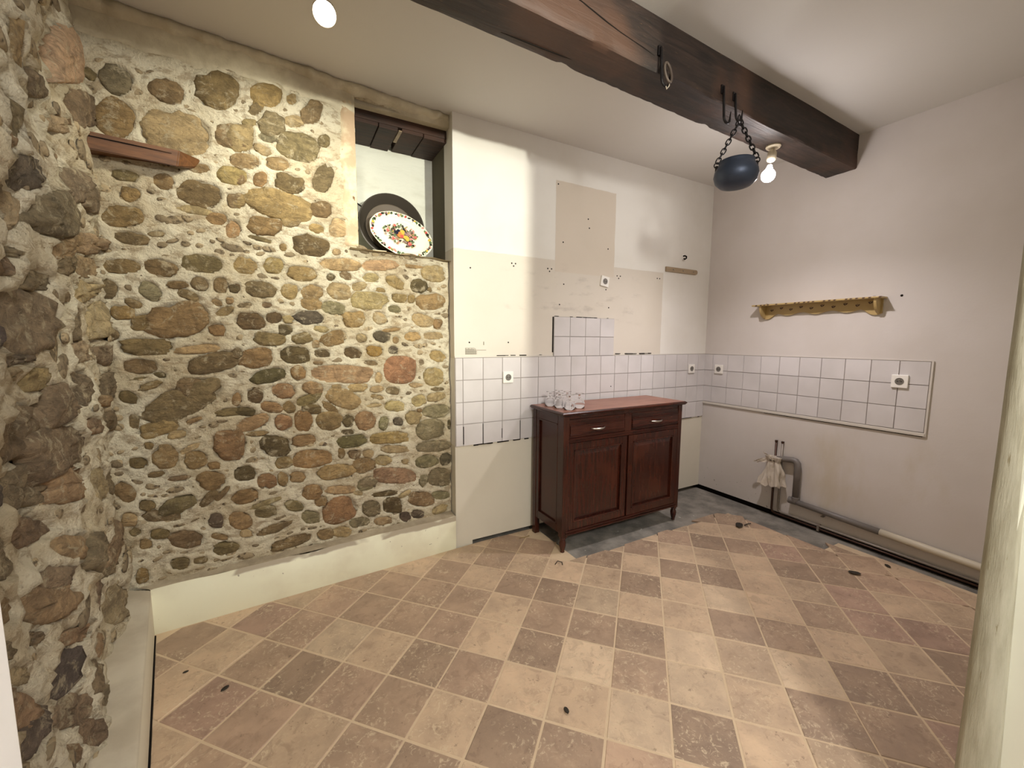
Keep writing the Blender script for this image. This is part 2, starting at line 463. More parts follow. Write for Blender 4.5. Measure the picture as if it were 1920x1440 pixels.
SB_TXT = """
1.578 2.583 -0.036 -0.029 0.031 -0.052 g
1.409 2.594 -0.054 -0.014 0.019 -0.048 d
1.211 2.658 -0.073 -0.007 0.028 -0.081 d
1.595 2.419 -0.052 -0.025 0.032 -0.070 b
1.662 2.576 -0.016 -0.013 0.010 -0.017 d
1.383 2.418 -0.119 -0.006 0.024 -0.091 t
1.161 2.462 -0.067 -0.003 0.016 -0.057 d
1.118 2.354 -0.057 0.008 0.005 -0.035 b
1.175 2.268 -0.058 0.001 0.008 -0.040 o
1.310 2.155 -0.082 -0.001 0.011 -0.055 d
1.568 2.105 -0.033 0.003 0.004 -0.030 b
1.445 2.185 -0.032 -0.008 0.011 -0.032 b
1.580 2.183 -0.044 -0.000 0.005 -0.024 d
1.171 2.148 -0.034 0.006 0.002 -0.035 d
1.598 2.002 -0.066 0.011 0.003 -0.043 b
1.332 2.076 -0.071 0.000 0.003 -0.017 t
1.250 2.048 -0.040 0.007 0.001 -0.026 b
1.186 2.007 -0.030 0.005 0.002 -0.040 b
1.486 1.941 -0.032 0.005 0.001 -0.012 t
1.575 1.908 -0.056 -0.005 0.006 -0.028 d
1.307 2.276 -0.038 0.009 0.001 -0.019 d
1.006 2.699 -0.064 0.008 0.010 -0.052 o
1.055 2.622 -0.032 0.022 -0.006 -0.021 d
0.796 2.683 -0.040 -0.012 0.032 -0.062 d
0.889 2.719 -0.024 0.008 0.001 -0.026 b
0.990 2.567 -0.057 -0.007 0.018 -0.052 g
0.881 2.611 -0.045 0.009 0.003 -0.027 t
1.128 2.463 -0.058 0.016 0.003 -0.062 t
1.009 2.495 -0.041 0.003 0.004 -0.020 g
1.088 2.547 -0.030 0.008 0.001 -0.017 t
0.866 2.485 -0.099 -0.003 0.019 -0.068 d
1.035 2.429 -0.037 -0.010 0.009 -0.021 t
1.116 2.355 -0.066 0.009 0.003 -0.021 d
0.972 2.373 -0.050 0.002 0.006 -0.031 b
1.054 2.278 -0.031 0.007 0.002 -0.034 r
1.150 2.261 -0.029 0.006 0.002 -0.029 b
0.920 2.285 -0.070 -0.006 0.013 -0.045 d
0.749 2.348 -0.045 -0.007 0.027 -0.074 d
0.737 2.549 -0.031 0.008 0.001 -0.032 d
0.968 2.165 -0.145 -0.017 0.019 -0.067 o
0.921 2.090 -0.045 0.007 0.001 -0.027 b
1.156 2.152 -0.029 0.005 0.002 -0.034 b
0.765 2.180 -0.053 0.005 0.005 -0.042 d
1.046 2.044 -0.076 -0.000 0.008 -0.044 b
0.795 2.074 -0.039 -0.001 0.005 -0.023 o
0.825 1.977 -0.088 -0.009 0.012 -0.051 k
1.069 1.975 -0.055 -0.009 0.003 -0.011 d
0.964 1.950 -0.016 0.002 0.001 -0.018 b
0.678 2.092 -0.046 0.007 0.002 -0.048 p
0.693 1.956 -0.023 0.003 0.001 -0.017 p
0.675 1.886 -0.107 0.002 0.004 -0.032 p
1.144 1.832 -0.047 -0.005 0.008 -0.039 b
1.013 1.846 -0.044 0.005 0.002 -0.040 o
0.449 1.905 -0.104 0.011 0.001 -0.031 p
0.244 1.921 -0.068 0.001 0.001 -0.011 b
0.879 1.816 -0.075 -0.004 0.006 -0.037 b
0.730 1.811 -0.023 0.002 0.001 -0.019 k
0.646 1.829 -0.031 -0.009 0.008 -0.021 d
1.184 1.714 -0.015 0.001 0.001 -0.022 k
1.082 1.713 -0.064 -0.008 0.008 -0.040 d
0.943 1.714 -0.041 -0.001 0.005 -0.037 o
0.832 1.717 -0.053 0.004 0.002 -0.038 b
0.687 1.732 -0.060 -0.007 0.009 -0.044 t
0.839 1.655 -0.052 -0.002 0.004 -0.033 b
0.723 1.632 -0.063 -0.011 0.008 -0.034 g
1.155 1.629 -0.034 0.007 -0.001 -0.011 d
1.059 1.634 -0.023 -0.001 0.002 -0.014 d
0.512 1.689 -0.107 0.006 0.002 -0.051 t
0.449 1.757 -0.031 -0.000 0.002 -0.013 b
0.575 1.770 -0.044 0.011 -0.003 -0.022 t
0.504 1.827 -0.046 0.004 0.001 -0.025 t
0.357 1.813 -0.051 -0.025 0.017 -0.029 o
0.196 1.800 -0.054 -0.005 0.008 -0.041 k
0.126 1.783 -0.015 0.001 0.000 -0.017 d
0.333 1.715 -0.052 -0.001 0.003 -0.027 b
0.255 1.715 -0.023 0.001 0.001 -0.027 b
0.120 1.706 -0.096 0.006 0.001 -0.050 o
0.099 1.890 -0.083 -0.006 0.010 -0.050 t
0.362 1.645 -0.041 -0.002 0.002 -0.021 g
1.133 1.546 -0.064 -0.005 0.005 -0.042 k
1.027 1.568 -0.036 0.001 0.001 -0.027 k
0.855 1.574 -0.074 -0.004 0.004 -0.036 m
0.958 1.561 -0.025 0.001 0.001 -0.021 t
0.611 1.573 -0.063 0.013 -0.006 -0.044 o
0.459 1.583 -0.036 -0.020 0.016 -0.028 t
0.182 1.581 -0.068 -0.015 0.011 -0.038 t
0.074 1.562 -0.030 -0.004 0.007 -0.034 b
0.977 1.505 -0.032 -0.006 0.006 -0.028 k
0.796 1.513 -0.040 -0.003 0.002 -0.017 t
0.387 1.516 -0.054 0.008 -0.001 -0.011 b
1.052 1.453 -0.075 -0.007 0.004 -0.034 d
0.895 1.459 -0.051 0.010 -0.003 -0.028 d
0.729 1.460 -0.064 0.018 -0.008 -0.038 b
0.827 1.427 -0.020 0.000 0.001 -0.024 b
0.571 1.461 -0.029 -0.005 0.005 -0.025 t
0.447 1.473 -0.051 -0.010 0.007 -0.031 m
0.254 1.475 -0.052 0.001 0.001 -0.027 o
0.361 1.452 -0.019 0.000 0.001 -0.022 b
0.106 1.482 -0.067 0.001 0.000 -0.023 t
1.116 1.353 -0.069 0.013 -0.005 -0.049 r
1.202 1.377 -0.022 -0.000 0.001 -0.027 k
0.933 1.364 -0.071 -0.008 0.006 -0.045 k
0.793 1.371 -0.045 -0.005 0.002 -0.020 k
0.623 1.374 -0.048 -0.009 0.006 -0.030 k
0.496 1.383 -0.049 -0.000 0.001 -0.032 O
0.379 1.388 -0.030 -0.000 0.001 -0.022 m
0.519 1.310 -0.046 -0.005 0.002 -0.013 d
1.065 1.255 -0.083 0.013 -0.003 -0.035 K
0.921 1.263 -0.038 -0.009 0.008 -0.038 r
0.818 1.318 -0.027 -0.001 0.000 -0.010 b
0.687 1.248 -0.167 -0.013 0.003 -0.048 P
0.337 1.262 -0.098 -0.003 0.002 -0.080 R
0.475 1.218 -0.021 -0.001 0.001 -0.032 p
0.110 1.208 -0.067 0.008 -0.010 -0.057 t
0.194 1.308 -0.018 -0.000 0.000 -0.017 g
0.077 1.345 -0.052 -0.019 0.013 -0.032 o
1.134 1.152 -0.032 -0.009 0.007 -0.036 k
0.997 1.166 -0.054 -0.003 0.002 -0.038 r
0.850 1.171 -0.052 -0.013 0.007 -0.034 b
0.879 1.109 -0.063 0.020 -0.007 -0.026 d
0.600 1.161 -0.055 -0.003 0.001 -0.026 p
0.722 1.174 -0.028 -0.002 0.001 -0.015 t
0.488 1.144 -0.042 0.005 -0.003 -0.019 t
0.386 1.127 -0.044 -0.007 0.002 -0.022 d
0.238 1.157 -0.047 -0.003 0.000 -0.014 t
0.081 1.121 -0.050 -0.003 0.000 -0.012 d
0.685 1.099 -0.085 -0.040 0.018 -0.047 b
0.484 1.095 -0.041 -0.011 0.003 -0.013 b
0.377 1.027 -0.061 -0.011 0.004 -0.033 t
0.216 1.053 -0.045 0.012 -0.012 -0.033 t
0.094 1.067 -0.068 0.006 -0.005 -0.029 t
1.062 1.081 -0.047 -0.014 0.006 -0.027 r
0.976 1.073 -0.022 -0.024 0.017 -0.021 b
0.860 1.051 -0.053 -0.010 0.003 -0.025 k
1.185 1.068 -0.045 -0.009 0.003 -0.020 k
0.764 1.050 -0.038 -0.039 0.013 -0.014 b
0.506 1.043 -0.047 0.000 -0.001 -0.011 t
0.095 0.970 -0.094 -0.004 -0.002 -0.044 g
1.149 1.005 -0.071 0.023 -0.008 -0.032 p
1.009 0.989 -0.042 -0.005 0.002 -0.043 r
0.907 0.988 -0.044 -0.005 0.002 -0.054 r
0.771 0.974 -0.065 -0.001 -0.002 -0.051 b
0.667 0.963 -0.025 -0.018 0.018 -0.030 k
0.566 0.952 -0.056 -0.006 0.002 -0.053 r
0.451 0.923 -0.029 -0.008 0.009 -0.042 g
0.358 0.924 -0.031 -0.003 0.001 -0.025 m
0.254 0.942 -0.053 -0.005 0.001 -0.040 t
0.212 0.984 -0.018 -0.002 0.000 -0.012 r
0.134 0.847 -0.098 0.005 -0.011 -0.065 g
0.002 0.868 -0.013 -0.001 0.000 -0.036 k
1.137 0.942 -0.051 -0.001 -0.000 -0.013 b
1.228 0.903 -0.037 -0.005 0.003 -0.064 r
1.048 0.859 -0.069 -0.017 0.006 -0.052 K
0.911 0.874 -0.061 0.004 -0.004 -0.032 b
0.646 0.835 -0.084 0.001 -0.004 -0.038 K
0.669 0.895 -0.037 -0.004 0.000 -0.014 k
0.414 0.824 -0.126 -0.010 -0.001 -0.039 o
0.117 0.728 -0.125 -0.007 -0.003 -0.035 g
0.389 0.748 -0.089 -0.013 0.001 -0.023 t
0.639 0.752 -0.037 -0.009 0.003 -0.026 d
0.557 0.745 -0.031 -0.005 0.001 -0.024 t
0.871 0.762 -0.099 -0.006 -0.002 -0.049 r
1.016 0.761 -0.042 0.002 -0.003 -0.030 b
0.713 0.769 -0.019 -0.003 0.001 -0.031 b
0.463 0.686 -0.049 -0.008 0.001 -0.031 t
0.163 0.631 -0.079 -0.002 -0.005 -0.039 g
0.749 0.659 -0.100 -0.002 -0.004 -0.043 p
0.585 0.673 -0.066 0.001 -0.006 -0.044 b
0.387 0.570 -0.135 -0.030 0.003 -0.048 w
0.197 0.499 -0.026 -0.012 0.012 -0.038 g
0.031 0.622 -0.036 -0.018 0.016 -0.038 m
0.070 0.500 -0.083 -0.016 0.001 -0.061 g
1.203 0.731 -0.046 0.002 -0.003 -0.038 k
1.103 0.669 -0.044 -0.009 0.002 -0.039 r
1.029 0.669 -0.025 -0.005 0.002 -0.039 b
0.952 0.665 -0.039 -0.007 0.001 -0.030 b
0.563 0.559 -0.051 0.004 -0.007 -0.031 g
0.319 0.651 -0.023 -0.004 0.000 -0.017 t
1.208 0.604 -0.058 0.007 -0.006 -0.037 r
1.306 0.643 -0.008 -0.011 0.028 -0.033 d
1.340 0.501 -0.029 -0.007 0.002 -0.038 m
1.236 0.475 -0.047 -0.023 0.008 -0.041 b
1.116 0.495 -0.051 -0.001 -0.003 -0.034 d
1.120 0.545 -0.077 0.016 -0.003 -0.014 t
0.977 0.499 -0.046 -0.020 0.006 -0.028 d
0.895 0.412 -0.045 -0.016 0.004 -0.035 g
0.881 0.562 -0.049 -0.000 -0.004 -0.040 r
0.722 0.544 -0.084 -0.012 -0.000 -0.025 p
0.575 0.544 -0.051 0.004 -0.007 -0.033 g
0.459 0.464 -0.082 -0.005 -0.002 -0.017 k
0.735 0.414 -0.090 0.025 -0.026 -0.073 r
0.546 0.384 -0.053 -0.012 0.001 -0.049 g
0.411 0.374 -0.061 -0.014 0.001 -0.050 k
0.212 0.373 -0.088 -0.027 0.005 -0.048 b
0.326 0.436 -0.042 0.015 -0.007 -0.015 t
0.069 0.370 -0.065 -0.014 0.000 -0.028 g
0.076 0.270 -0.056 0.006 -0.010 -0.029 t
0.329 0.280 -0.037 -0.009 0.001 -0.030 m
0.242 0.275 -0.044 -0.011 0.001 -0.026 m
0.620 0.310 -0.060 -0.004 -0.004 -0.029 g
0.474 0.284 -0.054 -0.004 -0.004 -0.027 t
0.820 0.288 -0.046 0.001 -0.006 -0.032 b
0.723 0.276 -0.049 -0.013 0.001 -0.030 t
1.083 0.387 -0.086 0.019 -0.006 -0.023 d
1.309 0.338 -0.054 -0.004 -0.003 -0.033 d
1.001 0.286 -0.106 0.011 -0.006 -0.029 d
1.216 0.395 -0.028 -0.008 0.001 -0.020 t
0.837 0.496 -0.034 -0.007 0.001 -0.031 b
0.623 0.503 -0.028 -0.006 0.000 -0.014 t
1.332 0.409 -0.035 -0.018 0.003 -0.016 b
1.672 0.592 -0.028 -0.007 0.002 -0.035 t
1.555 0.581 -0.073 -0.018 0.002 -0.027 d
1.657 0.526 -0.018 0.004 -0.004 -0.020 d
1.624 0.453 -0.022 -0.006 0.002 -0.027 b
1.568 0.488 -0.036 -0.014 0.003 -0.027 d
1.467 0.432 -0.063 -0.018 0.003 -0.042 d
1.503 0.314 -0.038 -0.003 -0.002 -0.029 d
1.418 0.302 -0.029 -0.002 -0.001 -0.017 d
1.647 0.296 -0.022 -0.013 0.008 -0.038 b
1.625 1.778 -0.068 0.007 0.002 -0.030 d
1.481 1.786 -0.058 -0.007 0.007 -0.036 d
1.317 1.822 -0.074 0.000 0.005 -0.040 d
1.528 1.674 -0.032 -0.029 0.017 -0.029 g
1.674 1.671 -0.032 -0.005 0.008 -0.040 d
1.426 1.711 -0.044 0.004 0.001 -0.016 d
1.336 1.722 -0.031 -0.012 0.010 -0.029 d
1.254 1.721 -0.029 0.002 0.002 -0.037 d
1.196 1.711 -0.021 -0.001 0.003 -0.020 k
1.387 1.666 -0.041 -0.016 0.007 -0.020 d
1.272 1.635 -0.020 -0.010 0.006 -0.013 b
1.219 1.649 -0.016 0.001 0.001 -0.016 b
1.589 1.613 -0.027 -0.012 0.006 -0.019 b
1.632 1.569 -0.039 -0.003 0.004 -0.030 b
1.429 1.540 -0.110 0.023 -0.004 -0.078 r
1.557 1.525 -0.050 0.007 0.000 -0.036 b
1.242 1.593 -0.038 0.018 -0.005 -0.018 d
1.280 1.498 -0.032 0.001 0.002 -0.028 r
1.156 1.629 -0.034 0.009 -0.001 -0.010 d
1.673 1.465 -0.025 0.012 -0.005 -0.023 d
1.558 1.412 -0.097 -0.000 0.003 -0.038 d
1.297 1.332 -0.109 0.025 -0.005 -0.045 d
1.584 1.321 -0.057 -0.006 0.003 -0.032 d
1.605 1.263 -0.044 0.006 -0.000 -0.007 d
1.515 1.277 -0.022 -0.006 0.002 -0.012 k
1.558 1.227 -0.044 0.016 -0.003 -0.015 b
1.435 1.147 -0.148 0.071 -0.018 -0.064 d
1.397 1.206 -0.054 -0.015 0.009 -0.046 d
1.638 1.177 -0.029 -0.017 0.008 -0.024 d
1.627 1.057 -0.019 -0.002 0.002 -0.035 d
1.540 1.016 -0.074 0.015 -0.004 -0.033 b
1.223 1.072 -0.088 0.001 -0.000 -0.019 d
1.401 1.044 -0.033 0.010 -0.002 -0.012 b
1.472 0.978 -0.036 0.004 -0.001 -0.020 t
1.580 0.938 -0.017 -0.002 0.001 -0.016 b
1.523 0.875 -0.044 0.003 -0.004 -0.055 b
1.428 0.900 -0.043 0.019 -0.004 -0.014 t
1.407 0.840 -0.043 0.003 -0.003 -0.042 b
1.264 0.893 -0.067 -0.010 0.004 -0.075 r
1.217 1.137 -0.018 -0.007 0.009 -0.033 r
1.624 0.857 -0.030 -0.005 0.002 -0.026 d
1.561 0.791 -0.031 0.002 -0.001 -0.014 d
1.333 0.799 -0.026 -0.004 0.001 -0.021 b
1.360 1.400 -0.090 0.009 -0.000 -0.020 p
1.681 0.730 -0.033 -0.030 0.013 -0.031 b
1.476 0.757 -0.045 -0.000 -0.001 -0.012 d
1.348 0.723 -0.055 -0.011 0.002 -0.042 b
1.491 0.622 -0.070 0.017 -0.007 -0.037 d
1.361 0.630 -0.041 0.036 -0.011 -0.020 d
1.604 0.647 -0.029 -0.007 0.002 -0.024 d"""
SL_TXT = """
0.253 2.533 -0.247 0.122 0.104 -0.142 p
0.958 2.195 -0.061 0.034 -0.013 -0.044 b
1.086 1.974 -0.062 0.028 -0.009 -0.039 d
0.782 2.178 -0.082 0.046 -0.069 -0.004 d
0.170 2.370 -0.159 0.069 -0.016 -0.056 d
0.622 2.406 -0.079 0.046 -0.020 -0.026 t
1.032 1.863 -0.117 0.047 -0.032 -0.024 m
1.146 1.893 -0.053 0.019 0.006 -0.017 b
0.703 1.838 -0.258 0.038 0.124 -0.086 d
1.154 1.733 -0.100 0.023 0.017 -0.045 t
0.410 1.999 -0.191 0.036 0.149 -0.089 d
0.632 1.751 -0.261 0.054 -0.010 -0.029 b
1.162 1.647 -0.098 0.012 0.009 -0.012 d
0.137 2.024 -0.167 0.046 -0.011 -0.042 d
0.237 1.828 -0.222 0.025 0.089 -0.048 b
1.197 1.768 -0.037 0.010 0.006 -0.017 d
0.556 2.048 -0.117 0.038 0.014 -0.030 b
0.495 2.178 -0.125 0.039 0.061 -0.048 t
1.074 1.491 -0.200 0.024 -0.050 -0.067 d
1.294 1.456 -0.049 0.000 0.009 -0.026 m
1.192 1.401 -0.105 0.000 -0.001 -0.010 d
1.247 1.364 -0.066 -0.005 0.008 -0.021 t
1.051 1.347 -0.090 -0.007 0.012 -0.029 o
0.937 1.261 -0.118 -0.024 0.082 -0.046 d
1.258 1.249 -0.138 -0.031 0.050 -0.056 d
0.561 1.276 -0.123 -0.012 0.029 -0.054 d
0.478 1.401 -0.108 -0.003 0.019 -0.035 t
0.085 1.376 -0.153 0.004 -0.054 -0.035 d
0.121 1.238 -0.175 -0.019 0.070 -0.056 d
0.224 1.191 -0.162 -0.019 0.012 -0.019 b
0.110 1.523 -0.187 0.006 0.042 -0.070 t
0.477 1.498 -0.091 0.002 0.029 -0.055 d
0.670 1.595 -0.103 0.017 -0.045 -0.033 b
0.986 1.600 -0.085 -0.005 0.052 -0.026 d
0.977 1.144 -0.213 -0.008 -0.101 -0.069 d
1.211 1.105 -0.125 -0.029 -0.007 -0.046 d
1.388 1.142 -0.052 -0.016 0.010 -0.028 m
0.946 1.033 -0.157 -0.045 0.019 -0.039 b
0.272 1.733 -0.219 0.030 0.022 -0.041 b
0.672 1.685 -0.171 0.024 0.014 -0.030 d
0.601 0.934 -0.105 -0.030 0.027 -0.047 t
0.258 0.874 -0.171 -0.046 0.043 -0.065 d
0.118 1.087 -0.163 -0.016 -0.059 -0.047 d
0.553 1.137 -0.141 -0.024 0.013 -0.024 b
1.203 1.608 -0.075 0.010 0.007 -0.018 d
0.312 1.633 -0.168 0.010 0.058 -0.042 t
1.197 1.000 -0.097 -0.012 -0.048 -0.040 d
1.418 1.025 -0.077 -0.034 0.013 -0.035 d
1.019 0.871 -0.088 -0.028 -0.027 -0.043 b
0.833 0.770 -0.116 -0.051 0.026 -0.047 d
1.132 0.843 -0.092 -0.044 0.010 -0.022 d
1.182 0.802 -0.123 -0.073 0.039 -0.023 b
1.436 0.927 -0.058 -0.031 0.008 -0.021 b
1.256 0.762 -0.050 -0.030 0.005 -0.012 d
0.670 0.537 -0.127 -0.070 0.080 -0.053 d
1.026 0.623 -0.122 -0.058 -0.023 -0.033 b
1.119 0.578 -0.078 -0.057 0.047 -0.026 m
0.859 0.376 -0.080 -0.058 0.044 -0.028 d
1.426 0.710 -0.089 -0.062 -0.004 -0.044 b
1.357 0.612 -0.043 -0.042 0.072 -0.000 m
1.095 0.446 -0.083 -0.074 0.064 0.007 d
1.037 0.322 -0.092 -0.077 0.015 -0.027 d
1.206 0.404 -0.062 -0.058 0.025 -0.007 b
0.818 0.276 -0.068 -0.051 0.018 -0.028 d
0.358 0.354 -0.140 -0.076 0.039 -0.054 t
0.302 0.587 -0.125 -0.052 0.051 -0.073 b
0.692 0.387 -0.064 -0.040 0.021 -0.034 b
1.472 0.634 -0.043 -0.038 0.005 -0.011 d
1.453 0.855 -0.035 -0.028 0.022 -0.005 d
1.386 0.757 -0.055 -0.038 0.006 -0.014 t
0.463 0.572 -0.107 -0.049 0.020 -0.031 d"""

# ------------------------------------------------------------------ room shell
H = 2.891
def struct(o, label=None): return tag(o, label, kind='structure')

SB0 = Vector((-2.6, 0.085, 0)); SBU = Vector((-1, -0.095, 0)).normalized(); SBN = Vector((0.095, -1, 0)).normalized()   # back stone wall
SL0 = Vector((-4.30, -0.06, 0)); SLU = Vector((0.174, -1, 0)).normalized(); SLN = Vector((1, 0.174, 0)).normalized()       # left stone wall

# floor: bare concrete slab, then the tile bed and each tile
floor = struct(MB().box(-4.9, 0.0, -6.0, 0.6, -0.12, -0.014).build('floor', M_CONC), 'bare grey concrete floor under the clay tiles')
TS, TA, TO = 0.2327, -0.8099, (-1.5925, -0.6098)
ca, sa = math.cos(TA), math.sin(TA)
def clip(poly, nx, ny, d):
    out = []
    for i in range(len(poly)):
        p, q = poly[i - 1], poly[i]
        a, b = nx * p[0] + ny * p[1] - d, nx * q[0] + ny * q[1] - d
        if (a <= 0) != (b <= 0):
            t = a / (a - b); out.append((p[0] + (q[0] - p[0]) * t, p[1] + (q[1] - p[1]) * t))
        if b <= 0: out.append(q)
    return out
def area(poly): return abs(sum(poly[i - 1][0] * poly[i][1] - poly[i][0] * poly[i - 1][1] for i in range(len(poly)))) / 2
def room_clip(poly, zig=0.0):
    cx_ = sum(p[0] for p in poly) / len(poly); cy_ = sum(p[1] for p in poly) / len(poly)
    poly = clip(poly, -0.059, 1, 0.059 * 2.59 - 0.014 - 0.004)           # kick wall
    if poly: poly = clip(poly, 0, 1, -0.004)
    if poly: poly = clip(poly, -1, -0.1975, 4.204 + 0.1975 * 0.109 - 0.006)       # left kerb
    if poly and cx_ > -1.98: poly = clip(poly, 0, 1, -0.515 + zig)
    if poly and cy_ > -1.25: poly = clip(poly, 1, 0, -0.30 + zig)
    elif poly: poly = clip(poly, 1, 0, -0.13 + zig * 2)
    if poly: poly = clip(poly, 0, -1, 2.75)
    return poly
DARK = {(2,0),(0,1),(0,3),(2,2),(4,1),(4,-1),(3,4),(4,3),(5,3),(1,5),(-4,5),(-6,6),(-6,4),(-4,3),(-3,2),(-2,2),(-2,4),(-4,7),(-3,7),(-1,6),(-9,7),(-2,6),(6,2),(3,-2),(-1,3)}
RED = {(-8,5),(5,1),(6,1),(4,-2),(5,0),(5,4),(-7,7)}
PALE = {(2,1),(-6,5),(-1,4),(1,3),(1,4),(0,5),(-1,2),(3,3)}
tile_meshes = {}
ntile = 0
for j in range(-14, 12):
    for k in range(-9, 16):
        kk = -k    # grid rows were numbered towards the camera
        def P(a, b): return (TO[0] + TS * (a * ca - b * sa), TO[1] + TS * (a * sa + b * ca))
        cx_, cy_ = P(j + 0.5, kk - 0.5)
        if not (-4.6 < cx_ < 0.15 and -2.9 < cy_ < 0.15): continue
        g = 0.0034 / TS
        e = [rnd.uniform(-0.004, 0.004) for _ in range(8)]
        full = [P(j + g + e[0], kk - 1 + g + e[1]), P(j + 1 - g + e[2], kk - 1 + g + e[3]), P(j + 1 - g + e[4], kk - g + e[5]), P(j + g + e[6], kk - g + e[7])]
        poly = room_clip(full, rnd.uniform(-0.03, 0.02))
        if len(poly) < 3 or area(poly) < 0.0035: continue
        z = rnd.uniform(-0.0012, 0.0008)
        loc = Vector((cx_, cy_, 0))
        b = bmesh.new()
        n_ = len(poly)
        if area(poly) > 0.0: pass
        mx, my = sum(p[0] for p in poly) / n_, sum(p[1] for p in poly) / n_
        def inset(p, d):
            v = Vector((p[0] - mx, p[1] - my)); L = v.length
            return (p[0] - v.x / L * d, p[1] - v.y / L * d) if L > 1e-6 else p
        lo = [b.verts.new((p[0] - cx_, p[1] - cy_, -0.012)) for p in poly]
        mi = [b.verts.new((p[0] - cx_, p[1] - cy_, z - 0.0022)) for p in poly]
        hi = [b.verts.new((inset(p, 0.004)[0] - cx_, inset(p, 0.004)[1] - cy_, z)) for p in poly]
        for A_, B_ in ((lo, mi), (mi, hi)):
            for i in range(n_):
                q = (i + 1) % n_; b.faces.new((A_[i], A_[q], B_[q], B_[i]))
        b.faces.new(hi)
        bmesh.ops.recalc_face_normals(b, faces=b.faces)
        me = bpy.data.meshes.new('tile'); b.to_mesh(me); b.free(); me.materials.append(M_TILE)
        o = bpy.data.objects.new('tile', me); COL.objects.link(o); o.parent = floor; o.location = loc
        key = (j, k)
        t = rnd.random()
        base = (188, 164, 138)
        if key in DARK: base = (160, 137, 116)
        elif key in RED: base = (168, 140, 122)
        elif key in PALE: base = (194, 172, 146)
        elif t < 0.26: base = (166, 142, 120)
        elif t < 0.45: base = (174, 148, 126)
        v = rnd.uniform(0.93, 1.06)
        c = rgb(*[min(255, q * v) for q in base]); o.color = c
        ntile += 1
# grout bed just under the tile faces
bed = [(-4.5, -2.75), (0.05, -2.75), (0.05, 0.1), (-4.5, 0.1)]
def bed_clip(p, side):
    p = clip(p, -0.059, 1, 0.059 * 2.59 - 0.014); p = clip(p, -1, -0.1975, 4.204 + 0.1975 * 0.109)
    return p
left_bed = clip(bed_clip(bed, 0), 1, 0, -1.93); left_bed = clip(left_bed, 0, 1, -0.002)
mid_bed = clip(clip(clip(bed_clip(bed, 0), -1, 0, 1.93), 0, 1, -0.545), 1, 0, -0.335)
right_bed = clip(clip(clip(bed, -1, 0, 0.31), 0, 1, -1.25), 1, 0, -0.11)
m = MB()
for p in (left_bed, mid_bed, right_bed): m.prism(p, -0.013, -0.0018)
struct(m.build('tile_bed', M_GROUT, floor))

# ceiling, right wall, next room's shell
struct(MB().box(-4.9, 0.3, -6.2, 0.9, H, H + 0.15).build('ceiling', M_CEIL), 'off-white painted ceiling')
wall_right = struct(MB().box(0.0, 0.25, -6.2, 0.9, 0.028, H).build('wall_right', M_RIGHT), 'off-white plastered right wall with a band of tiles')
MB().box(0.03, 0.25, -6.2, 0.9, -0.12, 0.028).build('footing', M_HOLE, wall_right)
# white panel wall at the back; its foot stops short of the floor
m = MB(); m.box(-2.585, -2.46, 0.0, 0.16, -0.02, H); m.box(-2.46, 0.0, 0.0, 0.16, 0.024, H)
wall_back = struct(m.build('wall_back', M_BACK), 'white painted back wall panel with tile band')
MB().box(-2.585, 0.0, 0.13, 0.2, -0.1, 0.03).build('footing', M_HOLE, wall_back)
struct(MB().box(-4.9, 0.3, -6.3, -6.15, -0.1, H).build('wall_front', M_RIGHT))
struct(MB().box(-5.0, -4.85, -6.2, 0.9, -0.1, H).build('wall_far_left', M_RIGHT))
struct(MB().box(-4.9, 0.3, 0.75, 0.9, -0.1, H).build('wall_far_back', M_RIGHT))
MB().box(-2.02, 0.0, -2.349, -2.305, -0.014, H).build('wall_door_side', M_POSTF)
struct(bpy.data.objects['wall_door_side'], 'wall beside the doorway on the right')

# door post on the right, its worn reveal turned to the camera
m = MB()
bb = m.bm
pts = []
for z in np.linspace(-0.014, H - 0.002, 40):
    w = 0.004 * noise.noise(Vector((0, 3, z * 5))) + 0.002 * noise.noise(Vector((5, 0, z * 22)))
    y_in = -2.349 - 0.030 * max(0, 1 - z / 1.4) + 0.016 * min(1, z / 1.8)
    pts.append((z, w, y_in))
rings = []
for z, w, yi in pts:
    rings.append([bb.verts.new(q) for q in ((-2.02 + w, -2.30, z), (-2.026 + w, -2.312, z), (-2.026 - w, -2.335, z), (-2.021 + w, yi, z), (-1.96, yi - 0.004, z), (-1.96, -2.30, z))])
for a, b in zip(rings, rings[1:]):
    for i in range(6): bb.faces.new((a[i], a[(i + 1) % 6], b[(i + 1) % 6], b[i]))
bb.faces.new(rings[0][::-1]); bb.faces.new(rings[-1])
post = m.build('door_post', M_POST, None, 'all'); struct(post, 'pale green painted wooden door post at the right edge')
MB().box(-1.985, -1.90, -2.405, -2.345, -0.014, H).build('casing', M_POSTF, post)
struct(MB().box(-3.99, -3.676, -2.46, -2.34, -0.014, 1.9, bev=0.004).build('trim_1', M_JAMBW), 'white painted jamb edge at the lower left corner')

